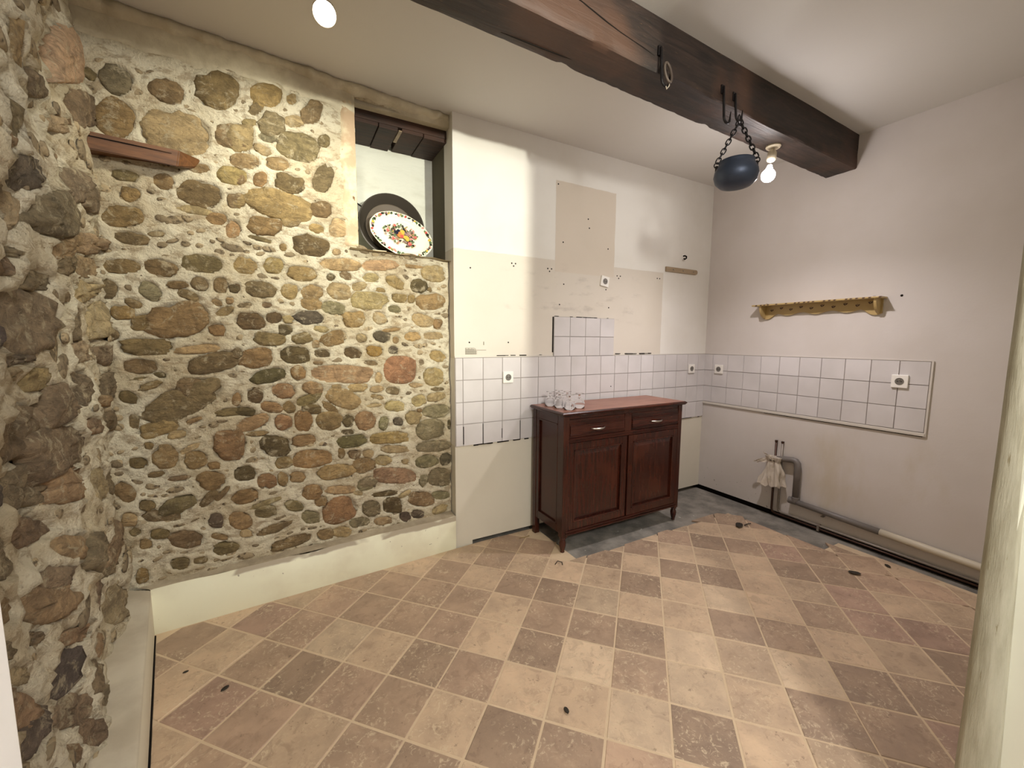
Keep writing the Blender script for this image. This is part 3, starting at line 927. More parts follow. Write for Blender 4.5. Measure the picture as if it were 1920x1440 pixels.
# ------------------------------------------------------------------ stone walls
def parse(txt):
    out = []
    for l in txt.strip().split('\n'):
        p = l.split(); out.append(tuple(float(q) for q in p[:6]) + (p[6],))
    return out
STONES_BACK = [(a, b, c * 1.07, d * 1.07, e * 1.10, f * 1.10, g) for a, b, c, d, e, f, g in parse(SB_TXT)]
STONES_LEFT = [(a, b, c * 1.12, d * 1.12, e * 1.14, f * 1.14, g) for a, b, c, d, e, f, g in parse(SL_TXT)]
PAL = {'g': (124, 118, 102), 'd': (118, 106, 86), 'k': (90, 80, 66), 'K': (94, 88, 72), 'm': (86, 81, 76), 'b': (140, 121, 95), 't': (158, 144, 117),
       'r': (140, 115, 92), 'R': (160, 126, 103), 'o': (156, 138, 104), 'O': (140, 114, 74), 'p': (168, 147, 120), 'P': (172, 147, 121), 'w': (154, 130, 110)}

def stone_wall(name, P0, U, N, stones, u0, u1, z0, z1, res, amp, hole=None, label=None, lip=0.010, seed=1, skip_fill=None, fill=260, fillsize=(0.010, 0.026), tone=(0, 0, 0)):
    nu, nz = int((u1 - u0) / res) + 1, int((z1 - z0) / res) + 1
    us = np.linspace(u0, u1, nu); zs = np.linspace(z0, z1, nz)
    Ug, Zg = np.meshgrid(us, zs)
    dmin = np.full(Ug.shape, 9.0)
    for cu, cz, au, az, bu, bz, _ in stones:
        det = au * bz - az * bu
        if abs(det) < 1e-6: continue
        R_ = math.hypot(au, az) + math.hypot(bu, bz)
        m_ = (abs(Ug - cu) < R_ * 1.8) & (abs(Zg - cz) < R_ * 1.8)
        du, dz = Ug[m_] - cu, Zg[m_] - cz
        s = (du * bz - dz * bu) / det; t = (dz * au - du * az) / det
        d = (np.abs(s) ** 2.4 + np.abs(t) ** 2.4) ** (1 / 2.4)
        scale_ = min(math.hypot(au, az), math.hypot(bu, bz))
        dist = (d - 1) * scale_
        dmin[m_] = np.minimum(dmin[m_], dist)
    disp = np.zeros(Ug.shape)
    for a in range(nz):
        for b in range(nu):
            p = Vector((us[b] + seed * 7, zs[a], seed))
            disp[a, b] = amp * (0.9 * noise.noise(p * 2.3) + 0.5 * noise.noise(p * 6.5) + 0.30 * noise.noise(p * 17) + 0.18 * noise.noise(p * 41))
    base = disp.copy()
    lipf = np.exp(-((dmin - 0.010) / 0.011) ** 2) * lip
    recess = np.where(dmin < -0.004, -0.022, 0.0)
    h = base + lipf + recess
    verts = []
    for a in range(nz):
        for b in range(nu):
            q = P0 + U * us[b] + N * h[a, b]
            verts.append((q.x, q.y, zs[a]))
    faces = []
    for a in range(nz - 1):
        for b in range(nu - 1):
            if hole and hole(us[b] + res / 2, zs[a] + res / 2): continue
            i = a * nu + b
            faces.append((i, i + 1, i + nu + 1, i + nu))
    me = bpy.data.meshes.new(name); me.from_pydata(verts, [], faces); me.materials.append(M_MORTAR)
    me.polygons.foreach_set('use_smooth', [True] * len(me.polygons))
    w = bpy.data.objects.new(name, me); COL.objects.link(w); struct(w, label)
    def height(u, z):
        a = min(nz - 1, max(0, int(round((z - z0) / (zs[1] - zs[0]))))); b = min(nu - 1, max(0, int(round((u - u0) / (us[1] - us[0])))))
        return base[a, b]
    r2 = random.Random(seed * 13)
    for cu, cz, au, az, bu, bz, col in stones:
        if hole and hole(cu, cz): continue
        L1, L2 = math.hypot(au, az), math.hypot(bu, bz)
        big = max(L1, L2)
        seg = 14 if big < 0.05 else (20 if big < 0.12 else 30)
        ex = r2.uniform(2.1, 3.0) if col not in 'RPw' else 5.0
        h0 = height(cu, cz)
        prot = 0.004 + min(0.012, 0.10 * min(L1, L2)) + r2.uniform(-0.002, 0.005)
        sd = r2.uniform(0, 90)
        V = []; Fc = []
        tiltu, tiltz = r2.uniform(-0.08, 0.08), r2.uniform(-0.08, 0.08)
        prof = [(1.06, -0.020), (1.0, 0.25), (0.90, 0.75), (0.68, 0.98), (0.36, 1.05)]
        for ri, (rr, hh) in enumerate(prof):
            for i in range(seg):
                th = 2 * PI * i / seg
                cc, ss = math.cos(th), math.sin(th)
                sup = (abs(cc) ** ex + abs(ss) ** ex) ** (-1 / ex)
                rk = 1.0 if col not in 'RPw' else 0.35
                wob = 1 + rk * (0.26 * noise.noise(Vector((cc * 1.5 + sd, ss * 1.5, sd))) + 0.20 * noise.noise(Vector((cc * 3.8 + sd, ss * 3.8, sd))) + 0.10 * noise.noise(Vector((cc * 9 + sd, ss * 9, sd))))
                q = rr * sup * wob
                uu, zz = cu + (au * cc + bu * ss) * q, cz + (az * cc + bz * ss) * q
                hz = (hh if ri == 0 else hh * prot)
                if ri > 0: hz += 0.30 * min(0.016, 0.3 * min(L1, L2)) * noise.noise(Vector((uu * 28 + sd, zz * 28, 0))) + tiltu * (uu - cu) * (rr < 0.95) + tiltz * (zz - cz) * (rr < 0.95)
                hv = h0 + 0.75 * (height(uu, zz) - h0)
                pq = U * (uu - cu) + N * (hv + hz)
                V.append((pq.x, pq.y, zz - cz))
        pq = N * (h0 + prot * 1.05); V.append((pq.x, pq.y, 0))
        for ri in range(len(prof) - 1):
            for i in range(seg):
                j_ = (i + 1) % seg
                Fc.append((ri * seg + i, ri * seg + j_, (ri + 1) * seg + j_, (ri + 1) * seg + i))
        for i in range(seg): Fc.append(((len(prof) - 1) * seg + i, (len(prof) - 1) * seg + (i + 1) % seg, len(V) - 1))
        so = mesh_obj('stone', V, Fc, M_STONE, w)
        loc = P0 + U * cu; so.location = (loc.x, loc.y, cz)
        c = PAL[col]; v = r2.uniform(0.93, 1.08)
        so.color = rgb(*[min(255, q * v + tq + r2.uniform(-3, 3)) for q, tq in zip(c, tone)])
    # small stones that fill the joints
    m = MB(); cnt = 0; tries = 0
    while cnt < fill and tries < 20000:
        tries += 1
        u, z = r2.uniform(u0 + 0.03, u1 - 0.03), r2.uniform(z0 + 0.04, z1 - 0.10)
        if hole and hole(u, z): continue
        if skip_fill and skip_fill(u, z): continue
        a = int((z - z0) / (zs[1] - zs[0])); b = int((u - u0) / (us[1] - us[0]))
        d = dmin[a, b]
        if d < 0.008: continue
        s = min(r2.uniform(*fillsize), d * 0.9)
        if s < fillsize[0] * 0.8: continue
        an = r2.uniform(-0.4, 0.4); asp = r2.uniform(1.2, 2.4)
        h0 = base[a, b]; seg = 8; rings = []
        sd = r2.uniform(0, 50)
        for rr, hh in ((1.0, -0.006), (0.9, 0.003), (0.45, 0.006)):
            rg = []
            for i in range(seg):
                th = 2 * PI * i / seg
                q = rr * (1 + 0.25 * noise.noise(Vector((math.cos(th) * 1.5 + sd, math.sin(th) * 1.5, sd))))
                x_, y_ = s * asp * math.cos(th) * q, s * math.sin(th) * q
                uu, zz = u + x_ * math.cos(an) - y_ * math.sin(an), z + x_ * math.sin(an) + y_ * math.cos(an)
                pq = P0 + U * uu + N * (h0 + hh); rg.append(m.bm.verts.new((pq.x, pq.y, zz)))
            rings.append(rg)
        for A_, B_ in zip(rings, rings[1:]):
            for i in range(seg): m.bm.faces.new((A_[i], A_[(i + 1) % seg], B_[(i + 1) % seg], B_[i]))
        m.bm.faces.new(rings[-1])
        bi, ai = slice(max(0, a - 3), a + 4), slice(max(0, b - 3), b + 4)
        dmin[bi, ai] = np.minimum(dmin[bi, ai], 0.0)
        cnt += 1
    pb = m.build('small_stones', M_PEBBLE, w, 'all'); pb['kind'] = 'stuff'
    return w, height

def niche_hole(u, z):
    x = (SB0 + SBU * u).x
    e = 0.010 * noise.noise(Vector((0, 2, z * 9))) + 0.006 * noise.noise(Vector((7, 2, z * 30)))
    e2 = 0.004 + 0.012 * noise.noise(Vector((x * 8, 5, 1)))
    return x > -3.172 + e and z > 1.985 + e2 and z < 2.83
def no_fill_b(u, z): return z > 2.66 or (0.55 < u < 0.75 and z > 1.97)
wall_back_left, hb = stone_wall('wall_back_left', SB0, SBU, SBN, STONES_BACK, -0.01, 1.76, 0.15, H + 0.004, 0.0115, 0.016, niche_hole,
                           'rubble stone wall at the back left with pale lime mortar', 0.010, 1, no_fill_b, 620, (0.008, 0.024), (11, 5, -8))
wall_left, hl = stone_wall('wall_left', SL0, SLU, SLN, STONES_LEFT, -0.02, 2.42, 0.10, H + 0.004, 0.018, 0.055, None,
                           'rough rubble stone wall along the left', 0.014, 2, None, 420, (0.012, 0.042), (17, 12, 6))

# pinkish plaster on the edge between the stones and the niche; plaster lip under the ceiling
def plaster_strip(name, ua, ub, za, zb, th, mat, parent, seed, ragged_u=0.0, ragged_z=0.0, res=0.014, nz_amp=0.006):
    nu, nz = max(3, int((ub - ua) / res)), max(3, int((zb - za) / res))
    V = []; Fc = []
    for a in range(nz + 1):
        for b in range(nu + 1):
            u = ua + (ub - ua) * b / nu; z = za + (zb - za) * a / nz
            eu = min(b, nu - b) / nu; ez = min(a, nz - a) / nz
            if b == nu: u += ragged_u * noise.noise(Vector((seed, z * 7, 1)))
            if a == 0: z += ragged_z * noise.noise(Vector((u * 6, seed, 3)))
            h = hb(u, z) + th + nz_amp * noise.noise(Vector((u * 9, z * 9, seed))) + 0.3 * nz_amp * noise.noise(Vector((u * 40, z * 40, seed)))
            if b in (nu,) or a == 0: h -= th + 0.012
            q = SB0 + SBU * u + SBN * h
            V.append((q.x, q.y, z))
    for a in range(nz):
        for b in range(nu): i = a * (nu + 1) + b; Fc.append((i, i + 1, i + nu + 2, i + nu + 1))
    return mesh_obj(name, V, Fc, mat, parent)
n = NT('pink_plaster')
c = n.mix(n.ramp(n.noise(9, 6, 0.6), 0.42, 0.62), rgb(190, 164, 134), rgb(214, 200, 168))
c = n.mix(n.ramp(n.noise(26, 5, 0.6, n.scale((1, 1, 0.5))), 0.66, 0.70), c, rgb(110, 84, 60))
n.color(c).rough(0.9).bump(n.noise(22, 6), 0.5, 0.01)
M_PINK = n.m
plaster_strip('plaster_edge', 0.572, 0.655, 1.99, 2.80, 0.008, M_PINK, wall_back_left, 4, 0.05, 0.02)
n = NT('grey_plaster_lip')
c = n.mix(n.ramp(n.noise(6, 6, 0.6), 0.4, 0.65), rgb(194, 184, 160), rgb(214, 205, 180))
n.color(c).rough(0.9).bump(n.noise(22, 6), 0.6, 0.012)
M_LIP = n.m
plaster_strip('plaster_band', 0.57, 1.76, 2.735, H + 0.003, 0.010, M_LIP, wall_back_left, 9, 0.0, 0.09, 0.014, 0.010)
# ragged lip of plaster where the ceiling meets the stone and crosses over the niche
V = []; Fc = []; NL = 130; prof = [(0.0, 0), (0.035, -0.002), (0.042, -0.022), (0.028, -0.040), (0.0, -0.052)]
for i in range(NL + 1):
    u = -0.005 + 1.77 * i / NL
    k = 1 + 0.45 * noise.noise(Vector((u * 7, 0, 3))) + 0.35 * noise.noise(Vector((u * 23, 0, 9)))
    for d, dz in prof:
        q = SB0 + SBU * u + SBN * (d * k - 0.002 + (0.03 if u < 0.60 and d == 0 and dz == 0 else 0))
        V.append((q.x, q.y, H + dz * (1 + 0.4 * noise.noise(Vector((u * 15, 4, 1)))) + 0.001))
for i in range(NL):
    for p in range(4): a = i * 5 + p; Fc.append((a, a + 1, a + 6, a + 5))
mesh_obj('plaster_lip', V, Fc, M_LIP, wall_back_left)
# strip of rubble under the ceiling across the niche top
MB().box(-3.19, -2.586, 0.055, 0.14, 2.815, H).build('plaster_fascia', M_LIP, wall_back_left)

# kick wall along the foot of the stone wall, cement ledge on top; the same kerb along the left wall
KT = 0.232
def kick_profile(name, A_, B_, back, n_, zt, parentless=True):
    return None
kp0, kp1 = Vector((-2.59, -0.014, 0)), Vector((-4.204, -0.109, 0))
m = MB(); NK = 90
lo, hi_, bk = [], [], []
for i in range(NK + 1):
    t = i / NK; p = kp0.lerp(kp1, t)
    zt = KT + 0.003 * noise.noise(Vector((p.x * 6, 0, 0))) - (0.014 * max(0, noise.noise(Vector((p.x * 5, 7, 0)))) if p.x < -3.2 else 0)
    lo.append(m.bm.verts.new((p.x, p.y, -0.014))); hi_.append(m.bm.verts.new((p.x, p.y, zt)))
    bk.append(m.bm.verts.new((p.x - 0.004, p.y + 0.004, zt + 0.002)))
for i in range(NK):
    m.bm.faces.new((lo[i], lo[i + 1], hi_[i + 1], hi_[i])); m.bm.faces.new((hi_[i], hi_[i + 1], bk[i + 1], bk[i]))
ledge = struct(m.build('baseboard_back', M_KICK, None, 'all'), 'cream painted low kick wall under the stone wall')
m = MB()
# cement top of the ledge (back run and left run in one piece)
V = []; Fc = []
for i in range(NK + 1):
    t = i / NK; p = kp0.lerp(kp1, t)
    q = SB0 + SBU * (1.72 * t)
    for s in range(5):
        f = s / 4; r = Vector((p.x, p.y + 0.003, 0)).lerp(q + Vector((0, 0.03, 0)), f)
        z = KT + 0.001 + 0.012 * f + 0.006 * noise.noise(Vector((r.x * 7, r.y * 30, 1))) * (f > 0)
        V.append((r.x, r.y, z))
for i in range(NK):
    for s in range(4): a = i * 5 + s; Fc.append((a, a + 1, a + 6, a + 5))
lt = mesh_obj('ledge_top', V, Fc, M_CEMENT, ledge)
# left kerb
kl0, kl1 = Vector((-4.204, -0.109, 0)), Vector((-3.745, -2.44, 0))
V = []; Fc = []
for i in range(NK + 1):
    t = i / NK; p = kl0.lerp(kl1, t); q = SL0.lerp(Vector((-3.89, -2.44, 0)), t) - Vector((0.03, 0, 0))
    V += [(p.x, p.y, -0.014), (p.x + 0.0, p.y, KT - 0.004), (p.x - 0.006, p.y, KT)]
    for s in range(1, 5):
        f = s / 4; r = Vector((p.x - 0.006, p.y, 0)).lerp(q, f)
        V.append((r.x, r.y, KT + 0.010 * f + 0.006 * noise.noise(Vector((r.x * 30, r.y * 7, 1)))))
for i in range(NK):
    for s in range(6): a = i * 7 + s; Fc.append((a, a + 7, a + 8, a + 1))
n = NT('kerb_cement')
sp = n.n('ShaderNodeSeparateXYZ'); n.link(n.co, sp.inputs[0])
c = n.mix(n.ramp(n.noise(5, 6), 0.35, 0.7), rgb(176, 164, 144), rgb(198, 188, 168))
c = n.mix(n.ramp(sp.outputs['Z'], 0.20, 0.238), rgb(206, 196, 174), c)
n.color(c).rough(0.8).bump(n.noise(14, 6), 0.3, 0.008)
kb = mesh_obj('baseboard_left', V, Fc, n.m); struct(kb, 'pale cement kerb along the foot of the left stone wall')
# a dark open joint at the kerb's foot
MB().tube([(-4.198, -0.125, 0.0), (-3.75, -2.4, 0.0)], 0.004, 6).build('joint', M_HOLE, kb)

# niche box: whitewashed back, sides, sill, dark boarded lintel
n0 = struct(MB().box(-3.45, -2.3, 0.42, 0.5, 1.8, H).build('wall_niche', M_WASH), 'whitewashed back of the wall niche')
MB().box(-3.24, -3.178, 0.045, 0.43, 1.8, H).build('side', M_WASH, n0)
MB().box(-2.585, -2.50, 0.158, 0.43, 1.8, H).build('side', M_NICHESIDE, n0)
V = []; Fc = []
for i in range(31):
    for s in range(11):
        x = -3.22 + 0.65 * i / 30; y = 0.045 + 0.39 * s / 10 
        V.append((x, y - 0.004 + 0.095 * (x + 2.6) * (s < 3), 1.981 + 0.008 * noise.noise(Vector((x * 12, y * 12, 0))) - (0.002 if s == 0 else 0)))
for i in range(30):
    for s in range(10): a = i * 11 + s; Fc.append((a, a + 1, a + 12, a + 11))
mesh_obj('sill', V, Fc, M_MORTAR, n0)
for i, (xa, xb) in enumerate(((-3.175, -3.02), (-3.015, -2.90), (-2.875, -2.74), (-2.736, -2.586))):
    MB().box(xa, xb, 0.11, 0.42, 2.745 - 0.004 * (i % 2), 2.80, bev=0.003).build('board', M_LINTEL, n0)
MB().box(-3.176, -2.586, 0.105, 0.16, 2.765, 2.86, bev=0.004).build('lintel', M_LINTEL, n0)
MB().box(-2.898, -2.878, 0.10, 0.26, 2.738, 2.746).build('batten', M_RAILW, n0)

# ------------------------------------------------------------------ white wall tiles
GP = 0.1512; GZ = 0.1527; ZT = 1.334
def tile_mesh(w, h, axis):
    m = MB(); d = 0.006
    # front face inset a little for the glaze edge
    m.box(-w / 2, w / 2, -d, 0.0, -h / 2, h / 2)
    for v in m.bm.verts:
        if v.co.y < -d / 2: v.co.x *= 1 - 0.0030 / w; v.co.z *= 1 - 0.0030 / h
    if axis == 'Y':
        for v in m.bm.verts: v.co = Vector((v.co.y, v.co.x, v.co.z))
    bmesh.ops.recalc_face_normals(m.bm, faces=m.bm.faces)
    me = bpy.data.meshes.new('tile'); m.bm.to_mesh(me); m.bm.free(); me.materials.append(M_GLAZE)
    return me
_tm = {}
def put_tile(x, z, w, h, parent, axis='X', tilt=0.0, off=0.0):
    k = (round(w, 4), round(h, 4), axis)
    if k not in _tm: _tm[k] = tile_mesh(w, h, axis)
    o = bpy.data.objects.new('tile', _tm[k]); COL.objects.link(o); o.parent = parent
    o.location = (x, -0.004 - off, z) if axis == 'X' else (-0.004 - off, x, z)
    if axis == 'X': o.rotation_euler = (rnd.uniform(-.004, .004), tilt, rnd.uniform(-.004, .004))
    else: o.rotation_euler = (tilt, rnd.uniform(-.004, .004), rnd.uniform(-.004, .004))
J = 0.0028
m = MB()
m.box(-2.585, -0.002, -0.004, 0.0, ZT - 4 * GZ + 0.002, ZT)
m.box(-1.787, -1.185, -0.004, 0.0, ZT, 1.636)
m.build('grout', M_TGROUT, wall_back)
lines = [-2.583] + [-1.773 + GP * k for k in range(-5, 12)] + [-0.002]
for r in range(4):
    zc = ZT - GZ * (r + 0.5)
    for a, b in zip(lines, lines[1:]):
        if b - a < 0.02: continue
        broken = r == 3
        put_tile((a + b) / 2, zc, b - a - J, GZ - J, wall_back, 'X', rnd.uniform(-0.006, 0.006) if broken else 0)
for r in range(2):
    for c_ in range(4):
        put_tile(-1.787 + 0.1505 * (c_ + 0.5), ZT + 0.151 * (r + 0.5), 0.1505 - J, 0.151 - J, wall_back)
MB().box(-2.585, -1.79, -0.007, 0.0, ZT + 0.001, ZT + 0.010).box(-1.17, -0.002, -0.005, 0.0, ZT + 0.001, ZT + 0.006).build('grout_bead', M_TRIM, wall_back)
MB().box(-1.7965, -1.7885, -0.0035, 0.001, 1.365, 1.634).build('gap', M_HOLE, wall_back)
# cracked joints and chips around the tiles
m = MB(); r3 = random.Random(5)
def crack(x0, x1, z, p, h=0.003):
    x = x0
    while x < x1:
        L = r3.uniform(0.02, 0.07)
        if r3.random() < p:
            hh = r3.uniform(0.0015, h)
            m.box(x, min(x1, x + L), -0.0095, 0.0, z - hh + r3.uniform(-.002, .002), z + hh)
        x += L
crack(-1.16, -0.72, 1.347, 0.85, 0.004); crack(-2.4, -1.80, 1.347, 0.4, 0.0025)
crack(-1.78, -1.25, 1.638, 0.6, 0.002)
crack(-2.45, -2.0, 0.722, 0.7, 0.007); crack(-0.3, -0.05, 0.722, 0.8, 0.004)
for x, za, zb in ((-2.526, 0.735, 0.86), (-2.380, 0.725, 0.87), (-2.229, 0.75, 0.82), (-2.078, 0.725, 0.865)):
    m.box(x - 0.0022, x + 0.0022, -0.0106, 0.0, za, zb)
m.build('cracked_joint', M_HOLE, wall_back)
# screw holes
for x, z in [(-1.763, 2.599), (-1.478, 2.39), (-1.465, 2.324), (-1.711, 2.19), (-1.27, 2.188), (-1.699, 1.881), (-1.735, 1.727), (-1.246, 1.724), (-1.28, 1.867), (-2.466, 1.936),
             (-2.175, 1.439), (-2.476, 1.438), (-2.15, 1.995), (-2.12, 1.995), (-2.135, 1.977), (-1.846, 1.985), (-1.812, 1.985), (-1.83, 1.966), (-1.165, 1.985), (-1.13, 1.985), (-1.147, 1.966), (-0.70, 2.0), (-0.67, 2.0)]:
    MB().lathe([(0.0055, 0), (0.0052, 0.002), (0.0, 0.002)], 8, Matrix.Translation((x, 0.0, z)) @ Matrix.Rotation(PI / 2, 4, 'X')).build('screw_hole', M_HOLE, wall_back)
MB().lathe([(0.0048, 0), (0.0045, 0.0015), (0.0, 0.0015)], 8, Matrix.Translation((-1.205, -0.0102, 1.076)) @ Matrix.Rotation(PI / 2, 4, 'X')).build('screw_hole', M_HOLE, wall_back)
# scrap of plaster mesh left on the wall
m = MB()
for i in range(11): m.box(-2.505 + i * 0.0075, -2.5025 + i * 0.0075, -0.0012, 0.0, 1.356, 1.400 - (0.006 if i % 3 else 0))
for i in range(6): m.box(-2.507, -2.42 - (0.02 if i > 3 else 0), -0.0012, 0.0, 1.358 + i * 0.008, 1.3605 + i * 0.008)
m.box(-2.372, -2.366, -0.001, 0, 1.42, 1.444); m.box(-2.42, -2.35, -0.001, 0, 1.384, 1.387)
m.build('mesh_tape_scrap', simple('mesh_scrap', rgb(126, 122, 104), 0.9), wall_back)

# right wall tiles: three rows, with a trim below
MB().box(-0.004, 0.0, -1.612, -0.001, ZT - 0.485, ZT + 0.002).build('grout', M_TGROUT, wall_right)
rl = [-1.606 + GP * k for k in range(11)] + [-0.002]
for r in range(3):
    for a, b in zip(rl, rl[1:]):
        if b - a < 0.02: continue
        put_tile((a + b) / 2, ZT - GZ * (r + 0.5), b - a - J, GZ - J, wall_right, 'Y')
MB().box(-0.014, 0.0, -1.612, -0.001, ZT - 0.482, ZT - 0.460, bev=0.003).build('tile_trim', M_TRIM, wall_right)
MB().box(-0.0105, 0.0, -1.617, -1.607, ZT - 0.482, ZT + 0.003).build('tile_trim', M_TRIM, wall_right)
MB().box(-0.0085, 0.0, -1.606, -0.001, ZT + 0.001, ZT + 0.004).build('tile_trim', M_TRIM, wall_right)
MB().box(-0.010, 0.001, -1.60, -0.6, ZT - 0.4865, ZT - 0.483).build('gap', M_HOLE, wall_right)
MB().lathe([(0.008, 0), (0.0075, 0.002), (0.0, 0.002)], 8, Matrix.Translation((0.0, -1.425, 1.761)) @ Matrix.Rotation(-PI / 2, 4, 'Y')).build('screw_hole', M_HOLE, wall_right)

# ------------------------------------------------------------------ oak beam
m = MB(); bb = m.bm
NB = 170; rings = []
for i in range(NB + 1):
    x = 0.01 - 4.4 * i / NB
    yl, yr = -0.918 + 0.028 * x, -1.110 + 0.027 * x
    zb = 2.664
    def nn(a, s=1.0): return noise.noise(Vector((x * 3.1 * s, a, 2.0)))
    prof = []
    for t in (0, .33, .66, .97): prof.append((yl, H + 0.01 - (H + 0.01 - zb) * t, 'L'))
    for t in (0.03, .2, .4, .6, .8, 0.97): prof.append((yl + (yr - yl) * t, zb, 'B'))
    for t in (0.03, .2, .4, .6, .8, 1): prof.append((yr, zb + (H + 0.01 - zb) * t, 'R'))
    ring = []
    for q, (y, z, k) in enumerate(prof):
        chip = max(0.0, noise.noise(Vector((x * 8, 11, 0 if q < 7 else 5))) - 0.30) * 0.022 + max(0, noise.noise(Vector((x * 31, 3, q > 6)))) * 0.005
        a = 0.004 * noise.noise(Vector((x * 1.6, y * 14, z * 14))) + 0.003 * noise.noise(Vector((x * 4, y * 50, z * 50)))
        yy, zz = y, z
        if k == 'L': yy += a
        if k == 'R': yy -= a
        if k == 'B': zz += a
        if q in (3, 4): zz += chip; yy -= chip * 0.4
        if q in (9, 10): zz += chip * 0.6; yy += chip * 0.5
        ring.append(bb.verts.new((x, yy, min(zz, H + 0.01))))
    rings.append(ring)
for a, b in zip(rings, rings[1:]):
    for i in range(len(a) - 1): bb.faces.new((a[i], a[i + 1], b[i + 1], b[i]))
bb.faces.new(rings[0]); bb.faces.new(rings[-1][::-1])
beam = m.build('ceiling_beam', M_BEAM, None, True)
tag(beam, 'dark old oak ceiling beam running across the room into the right wall', 'beam')
# a long drying crack on the side and a knot
MB().tube([(-2.62 + 0.07 * i, -1.1795 + 0.0019 * i, 2.80 - 0.010 * i + 0.004 * math.sin(i)) for i in range(9)], [0.001] + [0.0035] * 7 + [0.001], 5).build('drying_crack', M_HOLE, beam)
MB().tube([(-2.9 + 0.06 * i, -1.03 - 0.001 * i, 2.6655 + 0.001 * math.sin(i)) for i in range(9)], [0.001] + [0.003] * 7 + [0.001], 5).build('drying_crack', M_HOLE, beam)

# ------------------------------------------------------------------ hooks, chain pot
def hook(name, x, zt, zb, y, label, big=True):
    t = thing(name, label, 'hook', (x, y, zt))
    pts = [(x, y + 0.020, zt - 0.005), (x, y, zt), (x, y - 0.004, zt - (zt - zb) * 0.4), (x + 0.004, y - 0.006, zb + 0.03)]
    for i in range(7):
        a = PI + PI * i / 6 * 1.0
        pts.append((x + 0.026 + 0.024 * math.cos(a), y - 0.008, zb + 0.022 + 0.022 * math.sin(a)))
    pts.append((x + 0.052, y - 0.010, zb + 0.06))
    MB().tube(pts, [0.006] * (len(pts) - 2) + [0.005, 0.002], 8).build('hook_rod', M_IRON, t, 'all')
    MB().box(x - 0.010, x + 0.010, y + 0.004, y + 0.028, zt - 0.03, zt + 0.012, bev=0.002).build('wall_plate', M_IRON, t)
    return t
YS = -1.150
h1 = hook('iron_hook', -2.035, 2.76, 2.60, -1.178, 'black iron hook on the beam side wound with a scrap of cord')
ring = [(-2.005 + 0.030 * math.cos(a) * 0.7, -1.196 + 0.01 * math.sin(a), 2.655 + 0.046 * math.sin(a)) for a in np.linspace(0, 2 * PI, 17)[:-1]]
MB().tube(ring, 0.006, 7, True).build('ring', simple('rusty_ring', rgb(104, 92, 82), 0.6, 0.4), h1, 'all')
MB().tube([(-2.00, -1.20, 2.62), (-2.004, -1.204, 2.595), (-2.018, -1.202, 2.578), (-2.025, -1.204, 2.588)], 0.0028, 6).build('cord', simple('pale_cord', rgb(176, 164, 146), 0.8), h1, 'all')
h2 = hook('iron_hook', -1.567, 2.735, 2.565, -1.164, 'plain bent iron hook on the beam left of the pot chain')
h3 = hook('iron_hook', -1.465, 2.73, 2.60, -1.160, 'iron hook on the beam that carries the pot chains')

PC = Vector((-1.452, -1.180, 2.258)); 
pot = thing('hanging_pot', 'small blue-black iron pot hanging by two chains from the beam', 'pot', tuple(PC))
prof = [(0.0, 0.0), (0.055, 0.002), (0.095, 0.014), (0.124, 0.042), (0.134, 0.078), (0.129, 0.108), (0.114, 0.138), (0.105, 0.155), (0.108, 0.168), (0.103, 0.170), (0.100, 0.155), (0.108, 0.135), (0.122, 0.105), (0.126, 0.078), (0.116, 0.046), (0.08, 0.02), (0.0, 0.012)]
prof = [(r * 0.80, z * 0.80) for r, z in prof]
MB().lathe(prof, 40, Matrix.Translation(PC)).build('pot_body', M_POT, pot, 'all', fix=False)
CH = Vector((-1.440, -1.176, 2.600))
cdir = Vector((0.62, -0.78, 0)).normalized()     # the line of the two lugs
def link(c, dirv, nrm, L=0.036, W=0.011, r=0.0027):
    dirv = dirv.normalized(); nrm = (nrm - dirv * nrm.dot(dirv)).normalized(); pts = []
    for i in range(14):
        a = 2 * PI * i / 14
        e = dirv * ((L / 2 - W) * (1 if math.sin(a) > 0.01 else (-1 if math.sin(a) < -0.01 else 0)) + W * math.sin(a)) + nrm * (W * 0.95 * math.cos(a))
        pts.append(c + e)
    return pts
for sgn in (-1, 1):
    lug = PC + cdir * (0.092 * sgn) + Vector((0, 0, 0.128))
    MB().tube([lug + cdir * (0.014 * sgn) * math.cos(a) + Vector((0, 0, 0.014 * math.sin(a))) for a in np.linspace(0, 2 * PI, 13)[:-1]], 0.0032, 6, True).build('lug_ring', M_IRON, pot, 'all')
    MB().box(lug.x - 0.008, lug.x + 0.008, lug.y - 0.006, lug.y + 0.006, lug.z - 0.035, lug.z - 0.004, bev=0.002).build('lug', M_IRON, pot)
    a, b = lug + Vector((0, 0, 0.012)), CH.copy()
    nL = 9; d = (b - a)
    for i in range(nL):
        c_ = a + d * ((i + 0.5) / nL)
        nrm = cdir if i % 2 == 0 else cdir.cross(d.normalized())
        MB().tube(link(c_, d, nrm, d.length / nL * 1.30), 0.0034, 6, True).build('chain_link', M_IRON, pot, 'all')
MB().tube([CH + Vector((0.008 * math.cos(a), 0.004, 0.014 + 0.016 * math.sin(a))) for a in np.linspace(0, 2 * PI, 13)[:-1]], 0.003, 6, True).build('top_ring', M_IRON, pot, 'all')

